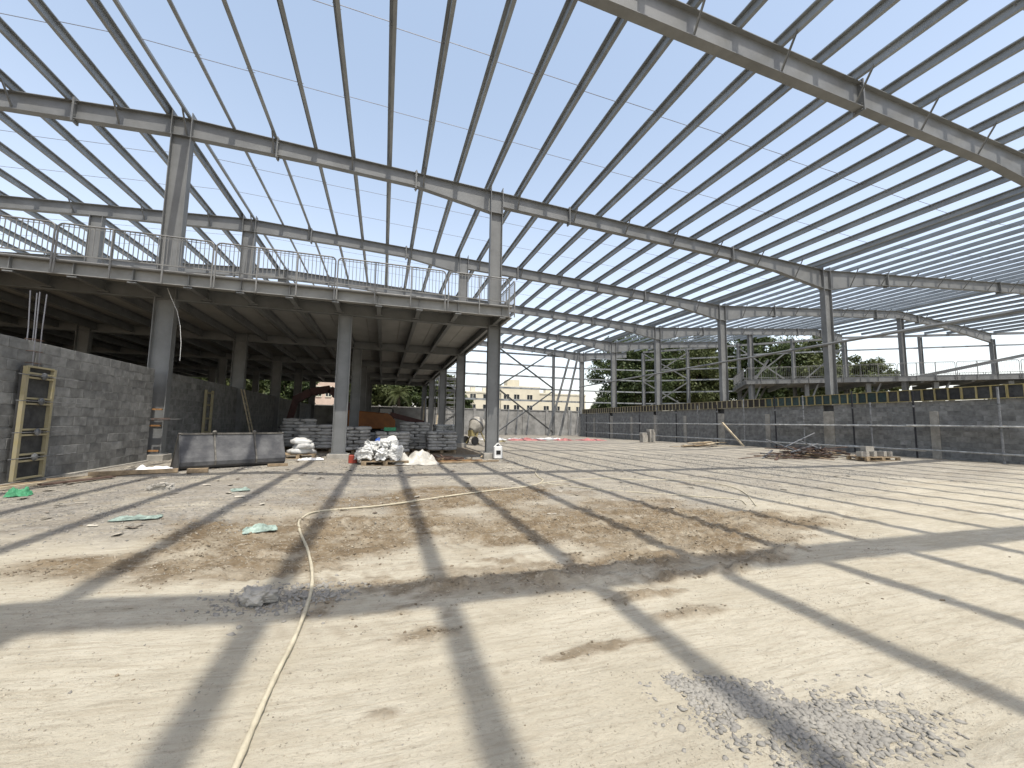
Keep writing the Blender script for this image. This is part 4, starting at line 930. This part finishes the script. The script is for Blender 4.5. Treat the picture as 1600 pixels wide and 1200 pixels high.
hose([(-.47,1.3),(-.46,1.88),(-.46,2.12),(-.455,2.44),(-.44,2.81),(-.45,3.35),(-.50,3.8),(-.63,4.42),(-.86,5.3),(-.93,5.75),(-.85,6.13),(-.58,6.36),(.07,6.62),(.91,7.1),(1.93,7.6),(2.98,8.04),(3.5,8.69),(3.62,9.3),(3.9,10.2),(4.4,11.3)], .0135, M_HOSE, 'long cream water hose snaking across the sand from the foreground')
hose([(3.25,8.3),(3.96,8.6),(5.06,8.81),(5.86,8.42),(6.8,8.1),(7.2,7.4),(6.9,6.5),(5.9,5.3)], .010, M_HOSE, 'thinner cream hose looping on the far side of the damp patch')
hose([(3.4,8.24),(3.97,7.5),(4.72,6.85),(5.46,6.3),(6.05,5.85),(5.8,5.4)], .009, M_HOSE, 'thin cream hose crossing close behind the damp soil')
cloth('rag', -1.24, 5.24, gr(-1.24,5.24)+.012, .36, .26, M_CLO, 'pale teal rag crumpled on the sand left of the hose', 'rag', 50, .08, .3, dome=.02)
cloth('rag', -2.66, 5.9, gr(-2.66,5.9)+.012, .5, .2, M_CLO, 'flat greenish rag lying in the gravel on the left', 'rag', 51, .05, .1)
cloth('rag', -2.22, 7.95, gr(-2.22,7.95)+.012, .3, .26, M_CLO, 'small green rag on the gravel in front of the bucket', 'rag', 52, .05, .4)
cloth('rag', -5.02, 7.95, gr(-5.02,7.95)+.012, .28, .2, M_GRN, 'bright green rag on the ground at the left edge', 'rag', 53, .16, .2, dome=.05)
cloth('plastic_sheet', -4.72, 11.0, gr(-4.72,11.0)+.012, .9, .5, M_WHT, 'crumpled white plastic by the left end of the bucket', 'sheet', 54, .16, .2, dome=.05)
cloth('plastic_sheet', -2.0, 13.5, gr(-2,13.5)+.012, .8, .35, M_WHT, 'torn white paper right of the small bag heap', 'sheet', 55, .1, .1)

# ------------------------------------------------------------------ stones
ICO = None
def ico():
    t = (1+5**.5)/2
    v = np.array([(-1,t,0),(1,t,0),(-1,-t,0),(1,-t,0),(0,-1,t),(0,1,t),(0,-1,-t),(0,1,-t),(t,0,-1),(t,0,1),(-t,0,-1),(-t,0,1)])/math.hypot(1,t)
    f = np.array([(0,11,5),(0,5,1),(0,1,7),(0,7,10),(0,10,11),(1,5,9),(5,11,4),(11,10,2),(10,7,6),(7,1,8),(3,9,4),(3,4,2),(3,2,6),(3,6,8),(3,8,9),(4,9,5),(2,4,11),(6,2,10),(8,6,7),(9,8,1)])
    return v, f
OCT = (np.array([(1,0,0),(-1,0,0),(0,1,0),(0,-1,0),(0,0,1),(0,0,-1)],float), np.array([(0,2,4),(2,1,4),(1,3,4),(3,0,4),(2,0,5),(1,2,5),(3,1,5),(0,3,5)]))
def stones(name, X, Y, S, m, label, base, lift=.15, flat=.6):
    v, f = base; n = len(X); r = RNG
    V = np.repeat(v[None], n, 0)*(1+r.uniform(-.38,.38,(n,len(v),1)))
    V *= np.stack([r.uniform(.75,1.35,n), r.uniform(.6,1.0,n), r.uniform(flat*.6,flat*1.2,n)],1)[:,None,:]
    a = r.uniform(0,6.28,n); b = r.uniform(-.5,.5,n); c, s = np.cos(a), np.sin(a)
    x = V[...,0]*np.cos(b)[:,None]+V[...,2]*np.sin(b)[:,None]; zz = -V[...,0]*np.sin(b)[:,None]+V[...,2]*np.cos(b)[:,None]; V[...,0] = x; V[...,2] = zz
    x = V[...,0]*c[:,None]-V[...,1]*s[:,None]; y = V[...,0]*s[:,None]+V[...,1]*c[:,None]
    V[...,0] = x; V[...,1] = y; V *= S[:,None,None]
    zb = g_relief(X, Y)
    V[...,0] += X[:,None]; V[...,1] += Y[:,None]; V[...,2] += (zb+S*lift)[:,None]
    Fc = (f[None]+np.arange(n)[:,None,None]*len(v)).reshape(-1,3)
    return tag(np_mesh(name, V.reshape(-1,3), Fc, m), label, 'gravel', None, 'stuff')
def scatter_gravel():
    # front right crushed stone
    n = 6500; t = RNG.random(n)**.8; x = 1.44+t*.62+RNG.normal(0,.19,n)*(.35+t); y = 1.86-t*.60+RNG.normal(0,.07,n)*(.6+.5*t)
    keep = RNG.random(n) < sstep(.30,.55,fbm(x*5, y*5, 3, 70)); x, y = x[keep], y[keep]
    stones('gravel_pile', x, y, .003+.018*RNG.random(len(x))**2.2, M_STONE, 'loose grey crushed stone strewn in the right foreground', ico(), .0, .42)
    n = 900; x = -.60+RNG.normal(0,.22,n); y = 3.40+RNG.normal(0,.12,n)+.1*(x+.6); stones('gravel_pile', x, y, .006+.018*RNG.random(n)**2, M_STONE, 'small patch of grey rubble left of the hose', ico(), .05)
    n = 120000; x = RNG.uniform(-7.0,14,n); y = RNG.uniform(4.2,15.5,n)
    g, d = g_masks(x, y); w = g*(.15+.85*sstep(.42,.6,fbm(x*1.3,y*1.3,4,77))); k = RNG.random(n) < w*.7
    x, y = x[k], y[k]; stones('gravel', x, y, (.005+.013*RNG.random(len(x))**2)*(.75+.05*y), M_STONE, 'grey gravel spread over the left and rear ground', OCT, .1)
    n = 16000; x = RNG.uniform(-4,9,n); y = 1.2+RNG.random(n)**1.2*7; g, d = g_masks(x, y); k = RNG.random(n) < (.02+.98*d)*.8; x, y = x[k], y[k]
    stones('dirt_clods', x, y, .003+.016*RNG.random(len(x))**3, M_DIRT, 'brown dirt clods scattered on the damp sand', ico(), .1)
    n = 90000; y = 1.15+RNG.random(n)**1.7*5.5; x = RNG.uniform(-.75,1.35,n)*(y+.8)+.1; g, d = g_masks(x, y); k = RNG.random(n) < (.10+.9*sstep(.45,.68,fbm(x*1.6,y*6,4,88)))*.7; x, y = x[k], y[k]
    stones('sand_crumbs', x, y, (.0012+.0045*RNG.random(len(x))**2.5)*(.7+.22*y), M_CRUMB, 'fine sand crumbs strewn over the pale ground', OCT, .1, .8)
    n = 60000; x = RNG.uniform(-3.5,7,n); y = RNG.uniform(2.3,8.2,n); g, d = g_masks(x, y); k = RNG.random(n) < d*(.25+.75*sstep(.45,.6,fbm(x*2.5,y*4,4,89))); x, y = x[k], y[k]
    stones('soil_crumbs', x, y, .003+.013*RNG.random(len(x))**2.5, M_CLODP, 'pale dried crumbs over the damp brown soil', OCT, .15, .7)
    n = 1500; x = RNG.uniform(-3,6,n); y = RNG.uniform(1.2,6,n); stones('pebbles', x, y, .002+.006*RNG.random(n)**2, M_STONE, 'stray pebbles sprinkled on the pale sand', OCT, .15)
scatter_gravel()
def litter():
    n = 420; x = RNG.uniform(-6,12,n); y = RNG.uniform(5,14.5,n); x[:260] = RNG.uniform(-6,4,260); g, d = g_masks(x, y); k = (RNG.random(n) < g); x, y = x[k], y[k]; n = len(x)
    a = RNG.uniform(0,6.28,n); l = RNG.uniform(.015,.07,n); w = l*RNG.uniform(.15,.7,n); z = g_relief(x, y)+.012
    ca, sa = np.cos(a), np.sin(a); V = []
    for u, v, h in ((-1,-1,0),(1,-1,0),(1,1,1),(-1,1,1)):
        V.append(np.stack([x+u*l*ca-v*w*sa, y+u*l*sa+v*w*ca, z+h*w*RNG.uniform(0,.6,n)], 1))
    V = np.stack(V, 1).reshape(-1,3); V2 = np.r_[V, V-np.array([0,0,.004])]; Q = np.arange(n*4).reshape(-1,4)
    m = mat('litter_scraps', (.50,.46,.38), .8, 0, .3, .9, 0, 10, 0, col2=(.10,.075,.055), fac=(.42,.58))
    tag(np_mesh('litter', V2, np.r_[Q, Q[:,::-1]+n*4], m), 'small scraps of wood and paper scattered over the gravel', 'litter', None, 'stuff')
litter()
o = inst('rubble_stone', sack_mesh(91, (.24,.17,.13), M_CONC), (-.78, 3.33, gz(-.8,3.3)+.04)); tag(o, 'pale lump of concrete in the rubble left of the hose', 'stone')
o = inst('rubble_stone', sack_mesh(92, (.34,.24,.2), M_CONC), (-3.4, 8.2, gz(-3.4,8.2)+.03)); tag(o, 'grey lump of hardened concrete on the left gravel', 'stone')

# ------------------------------------------------------------------ excavator in the shade
def excavator():
    t = thing('excavator', (-.6, 26.0, 0), 'orange excavator parked in the shade behind the bag pallets', 'excavator', rz=.0)
    for s in (-1, 1):
        mb = MB(); pr = [(-1.5,.25),(-1.3,.03),(1.3,.03),(1.5,.25),(1.5,.5),(1.3,.72),(-1.3,.72),(-1.5,.5)]; mb.extrude(pr, (0,s*1.0-.22,0), (0,s*1.0+.22,0), (1,0,0), (0,0,1)); mb.build('track', M_BLK, t, local=True)
    mb = MB(); pr = [(-1.5,.85),(1.3,.85),(1.3,1.35),(.9,1.75),(-1.3,1.9),(-1.6,1.6)]; mb.extrude(pr, (0,-.95,0), (0,.95,0), (1,0,0), (0,0,1)); mb.build('engine_housing', M_ORG, t, local=True, bevel=.04)
    mb = MB(); pr = [(.3,1.4),(1.25,1.4),(1.2,2.0),(1.0,2.15),(.35,2.15)]; mb.extrude(pr, (0,.1,0), (0,.95,0), (1,0,0), (0,0,1)); o = mb.build('cab', M_BLK, t, local=True)
    mb = MB(); mb.box(.4,1.1,.09,.099,1.55,2.05); mb.build('cab_window', M_GLASS, o, local=True)
    mb = MB(); mb.box(-.5,.5,-.5,.5,.6,.86); mb.build('slew_ring', M_BLK, t, local=True)
    pts = [(-.9,1.5),(-1.8,2.6),(-2.4,3.1),(-3.4,2.9),(-4.2,2.4)]
    mb = MB()
    for a, b in zip(pts, pts[1:]): mb.bar((a[0],-.35,a[1]), (b[0],-.35,b[1]), .35, .42)
    mb.build('boom', M_DKR, t, local=True)
    mb = MB(); mb.bar((-4.1,-.35,2.6), (-4.5,-.35,.9), .28, .32); mb.build('stick', M_DKR, t, local=True)
    mb = MB(); mb.tube([(-1.0,-.1,1.9),(-2.3,-.1,2.75)], .07, 8); mb.build('cylinder', M_TUBE, t, local=True)
    mb = MB(); pr = [(-4.9,.9),(-4.2,1.0),(-4.05,.5),(-4.3,.1),(-4.9,.15),(-4.55,.5)]; mb.extrude(pr, (0,-.75,0), (0,.05,0), (1,0,0), (0,0,1)); mb.build('bucket', M_BUCK, t, local=True)
    mb = MB(); mb.bar((1.0,-.35,1.7), (3.0,-.35,1.2), .3, .3); mb.build('counter_arm', M_DKR, t, local=True)
excavator()

# ------------------------------------------------------------------ scaffold stair tower and bundle of posts at the back right of the mezzanine
ST = thing('stair_tower', (5.6, 38, 0), 'steel scaffold stair tower behind the right mezzanine columns', 'stair tower')
for x in (4.7, 6.5):
    for y in (37, 39.2):
        mb = MB(); mb.tube([(x,y,0),(x,y,5.9)], .05, 6); mb.build('upright', M_STEEL, ST)
for k in range(5):
    z = .9+1.1*k; mb = MB(); mb.box(4.7,6.5,37,39.2,z,z+.06); mb.build('landing', M_STEEL, ST)
    for dz in (.35,.7,1.0):
        mb = MB(); mb.bar((4.7,37,z+dz),(6.5,37,z+dz),.04,.04); mb.build('rail', M_STEEL, ST)
    a, b = (4.8, 6.4) if k % 2 else (6.4, 4.8)
    mb = MB(); mb.bar((a,37.3,z-1.05),(b,37.3,z+.02),.06,.16); mb.build('stringer', M_STEEL, ST)
    for s in range(5):
        f = (s+.5)/5; mb = MB(); mb.box(a+(b-a)*f-.12,a+(b-a)*f+.12,37.3,38.1,z-1.05+1.07*f,z-1.02+1.07*f); mb.build('tread', M_STEEL, ST)
for k in range(6):
    mb = MB(); x = 3.3+.28*k; mb.bar((x, 36.5, 0), (x+random.uniform(-.3,.3)+.25, 37.5, 3.6+random.uniform(-.5,.4)), .12, .12)
    tag(mb.build('leaning_beam', M_STEEL if k % 2 else M_WOODP), ('grey' if k % 2 else 'pale')+' beam leaning behind the bag pallets, %s from the left' % ORDW[k], 'beam', 'beams leaning behind the pallets')

# ------------------------------------------------------------------ buildings
def windows(root, X0, xs, zs, Y, w, h, mtrim):
    for z in zs:
        for x in xs:
            mb = MB(); a, b = x-w/2, x+w/2
            mb.box(a-.12,a,Y-.06,Y+.1,z-.1,z+h+.1); mb.box(b,b+.12,Y-.06,Y+.1,z-.1,z+h+.1); mb.box(a,b,Y-.06,Y+.1,z+h,z+h+.1); mb.box(a-.05,b+.05,Y-.12,Y+.1,z-.14,z)
            mb.box(x-.04,x+.04,Y-.02,Y+.06,z,z+h)
            o = mb.build('window', mtrim, root); g = MB(); g.box(a,b,Y+.05,Y+.07,z,z+h); g.build('pane', M_GLASS, o)
def building(name, x0, x1, y0, y1, H, m, label, xs, zs, w=1.4, h=1.15, tower=None, extra=()):
    t = thing(name, ((x0+x1)/2, y0, 0), label, 'building')
    mb = MB(); xx = sorted(xs); cuts = [x0]
    # front wall built as piers and spandrels so that the windows are recessed
    zr = [0]; 
    for z in zs: zr += [z, z+h]
    zr.append(H)
    for i in range(len(zr)-1):
        if i % 2 == 0: mb.box(x0, x1, y0, y0+.4, zr[i], zr[i+1])
        else:
            a = x0
            for x in xx: mb.box(a, x-w/2, y0, y0+.4, zr[i], zr[i+1]); a = x+w/2
            mb.box(a, x1, y0, y0+.4, zr[i], zr[i+1])
    mb.build('front_wall', m, t)
    mb = MB(); mb.box(x0, x1, y0+.405, y1, 0, H-.02); mb.build('body', m, t)
    mb = MB(); mb.box(x0-.15, x1+.15, y0-.15, y0+.12, H, H+.35); mb.box(x0-.15, x0+.1, y0+.13, y1, H, H+.35); mb.box(x1-.1, x1+.15, y0+.13, y1, H, H+.35); mb.build('parapet', M_TRIM, t)
    windows(t, 0, xx, zs, y0, w, h, M_TRIM)
    for (a, b, c, d, z, mm, nm) in extra:
        mb = MB(); mb.box(a, b, c, d, H-.01, z); mb.build(nm, mm, t)
    return t
building('apartment_building', 18.3, 27.0, 95, 107, 8.4, M_YPL, 'pale yellow apartment block with grey windows, left lower wing', [20.2, 23.4, 25.9], [1.9, 4.5, 7.0-.0], h=1.1, extra=((20,21.2,97,98.2,9.9,M_TRIM,'water_tank'),(23,24,97,98,9.8,M_TRIM,'water_tank')))
building('apartment_building', 27.05, 37.0, 94.5, 108, 10.0, M_YPL, 'taller yellow apartment block with stair tower on its roof', [28.4, 31.0, 34.4], [1.9, 4.5, 7.1], extra=((29,32.2,96,99,12.0,M_YPL,'stair_tower'),))
building('apartment_building', 37.05, 50.0, 95, 107, 8.6, M_YPL, 'long low yellow apartment wing behind the leaning props', [39, 42, 45, 48], [1.9, 4.5], extra=((40,41.5,98,99.5,10,M_TRIM,'water_tank'),))
building('villa', -16, -6.5, 80, 90, 9.2, M_PPL, 'pinkish plastered villa far behind the dark mezzanine bay', [-14, -11.2, -9.6, -8], [1.6, 5.6], w=.9, h=1.7)

# ------------------------------------------------------------------ trees
def make_tree(x, y, H, rad, label, m=M_LEAF, seed=0, nleaf=15000, group='trees beyond the site', trunk_h=.35, leaf=.235, name='leafy_tree'):
    t = thing(name, (x, y, -.1), label, 'tree', group); r = np.random.default_rng(seed); rr = random.Random(seed)
    th = H*trunk_h; mb = MB(); mb.tube([(x,y,-.1),(x+.1,y,th*.5),(x-.05,y+.1,th),(x+.1,y,th*1.6)], [H*.035,H*.028,H*.022,H*.012], 8); tips = []
    for k in range(9):
        a = 2*math.pi*k/9+rr.uniform(-.3,.3); e = rad*rr.uniform(.45,.8); z1 = th+(H-th)*rr.uniform(.25,.75)
        p1 = (x+e*.45*math.cos(a), y+e*.45*math.sin(a), th+(z1-th)*.55); p2 = (x+e*math.cos(a), y+e*math.sin(a), z1); mb.tube([(x,y,th*.85),p1,p2], [H*.016,H*.010,H*.004], 5); tips.append(p2)
    mb.build('trunk', M_BARK, t, smooth=True)
    nc = 120; cz = th*.75+(H-th*.75)*.5; hz = (H-th*.75)*.5
    d = r.normal(size=(nc,3)); d /= np.linalg.norm(d,axis=1)[:,None]; rad_ = r.uniform(.15,1.0,nc)**.6
    C = np.stack([x+d[:,0]*rad*rad_, y+d[:,1]*rad*rad_, cz+d[:,2]*hz*rad_*.92], 1); cs = r.uniform(.14,.33,nc)*rad
    idx = r.integers(0,nc,nleaf); o = r.normal(size=(nleaf,3)); o /= np.linalg.norm(o,axis=1)[:,None]; o *= (r.random(nleaf)**.45)[:,None]
    P = C[idx]+o*cs[idx][:,None]*np.array([1.15,1.15,.8]); P[:,2] = np.maximum(P[:,2], th*.45)
    s = r.uniform(.55,1.25,nleaf)*leaf
    nrm_ = o+r.normal(size=(nleaf,3))*.6+np.array([0,0,.35]); nrm_ /= np.linalg.norm(nrm_,axis=1)[:,None]
    a = np.cross(nrm_, r.normal(size=(nleaf,3))); a /= np.linalg.norm(a,axis=1)[:,None]; b = np.cross(nrm_, a)
    V = np.stack([P-a*s[:,None], P-b*s[:,None]*.45, P+a*s[:,None], P+b*s[:,None]*.45], 1).reshape(-1,3)-np.array([x,y,-.1])
    np_mesh('crown', V, np.arange(nleaf*4).reshape(-1,4), m, t)
    return t
make_tree(31.5, 52, 7.0, 2.6, 'small round dark tree right of the yellow buildings', seed=1, nleaf=9000, leaf=.17)
make_tree(36.2, 53, 15.4, 6.1, 'tall dark tree at the left of the right tree group', seed=2, nleaf=34000, trunk_h=.22)
make_tree(46.0, 52, 16.2, 6.6, 'broad tree behind the cross bracing of the end wall', M_LEAF2, seed=3, nleaf=36000, trunk_h=.2)
make_tree(54.5, 48, 16.4, 6.2, 'broad tree left of the right mezzanine', M_LEAF, seed=4, nleaf=36000, trunk_h=.2)
make_tree(60.0, 44, 15.4, 5.6, 'bright olive tree above the left end of the right mezzanine', M_LEAF2, seed=5, nleaf=34000, trunk_h=.2)
make_tree(41.5, 56, 16.5, 6.4, 'tree filling the gap behind the tall dark tree', M_LEAF, seed=8, nleaf=30000, trunk_h=.15)
make_tree(50.5, 53, 15.5, 6.0, 'tree filling the gap left of the right mezzanine', M_LEAF, seed=9, nleaf=30000, trunk_h=.15)
make_tree(64.5, 40, 11.6, 4.4, 'lower tree behind the right mezzanine railing', M_LEAF2, seed=6, nleaf=20000, trunk_h=.2)
make_tree(79, 30, 8.4, 3.0, 'tiny distant tree beyond the right mezzanine floor', M_LEAF, seed=7, nleaf=7000)
for k, (x, y, H, rd) in enumerate(((-22,51,8.5,4.2),(-15.5,52,9,4.2),(-10.2,51,7.5,3.0),(-1.8,51,8.6,3.2),(2.6,52,9.2,3.6),(7.0,54,8.0,3.0),(10.4,57,5.2,1.9))):
    make_tree(x, y, H, rd, ('dense tree left of the dark bay opening','tree seen between the dark left columns','tree left of the pinkish villa','tree behind the palm, left of it','tree behind the palm, right of it','tree behind the scaffold stair tower','small tree left of the yellow buildings')[k], M_LEAF2 if k % 2 else M_LEAF, seed=20+k, nleaf=12000, trunk_h=.25)
for k in range(9):
    p = rp(2+4*k, WID+1.6, 0); make_tree(p.x, p.y, 4.2, 2.4, 'green bush showing under the right mezzanine, %s from the left' % ORDW[k], M_LEAF2, seed=60+k, nleaf=5000, group='bushes behind the right mezzanine', trunk_h=.1, leaf=.16, name='garden_bush')
def palm(x, y, H, label, seed=0):
    t = thing('palm_tree', (x, y, -.1), label, 'palm'); rr = random.Random(seed); oo = ORG[t]
    mb = MB(); mb.tube([(x,y,-.1),(x+.05,y,H*.5),(x,y,H)], [.22,.17,.16], 10); mb.build('trunk', M_BARK, t)
    for k in range(26):
        a = rr.uniform(0,6.28); el = rr.uniform(-.3,1.2); L = rr.uniform(1.7,2.5); mb = MB(); pts = []
        for i in range(9):
            f = i/8; h = L*f*math.cos(el*.8); pts.append(Vector((x+h*math.cos(a), y+h*math.sin(a), H+L*f*math.sin(el)-1.3*f*f*(1.1-.3*el))))
        mb.tube(pts, [.02]*5+[.012]*4, 4)
        for i in range(1, 9):
            d = (pts[i]-pts[i-1]).normalized(); sd = d.cross(Vector((0,0,1))).normalized()
            for q in (0,.33,.66):
                p = pts[i-1].lerp(pts[i], q); ll = .5*(1-abs(i/8-.45))
                for s in (-1,1):
                    e = p+sd*s*ll*.8+d*ll*.5-Vector((0,0,ll*.35)); w = d*.03; mb.add([p-w, p+w, e], [(0,1,2)])
        mb.build('frond', M_LEAF2, t)
palm(1.6, 47.5, 4.4, 'pale palm tree seen through the dark mezzanine bay', 3)
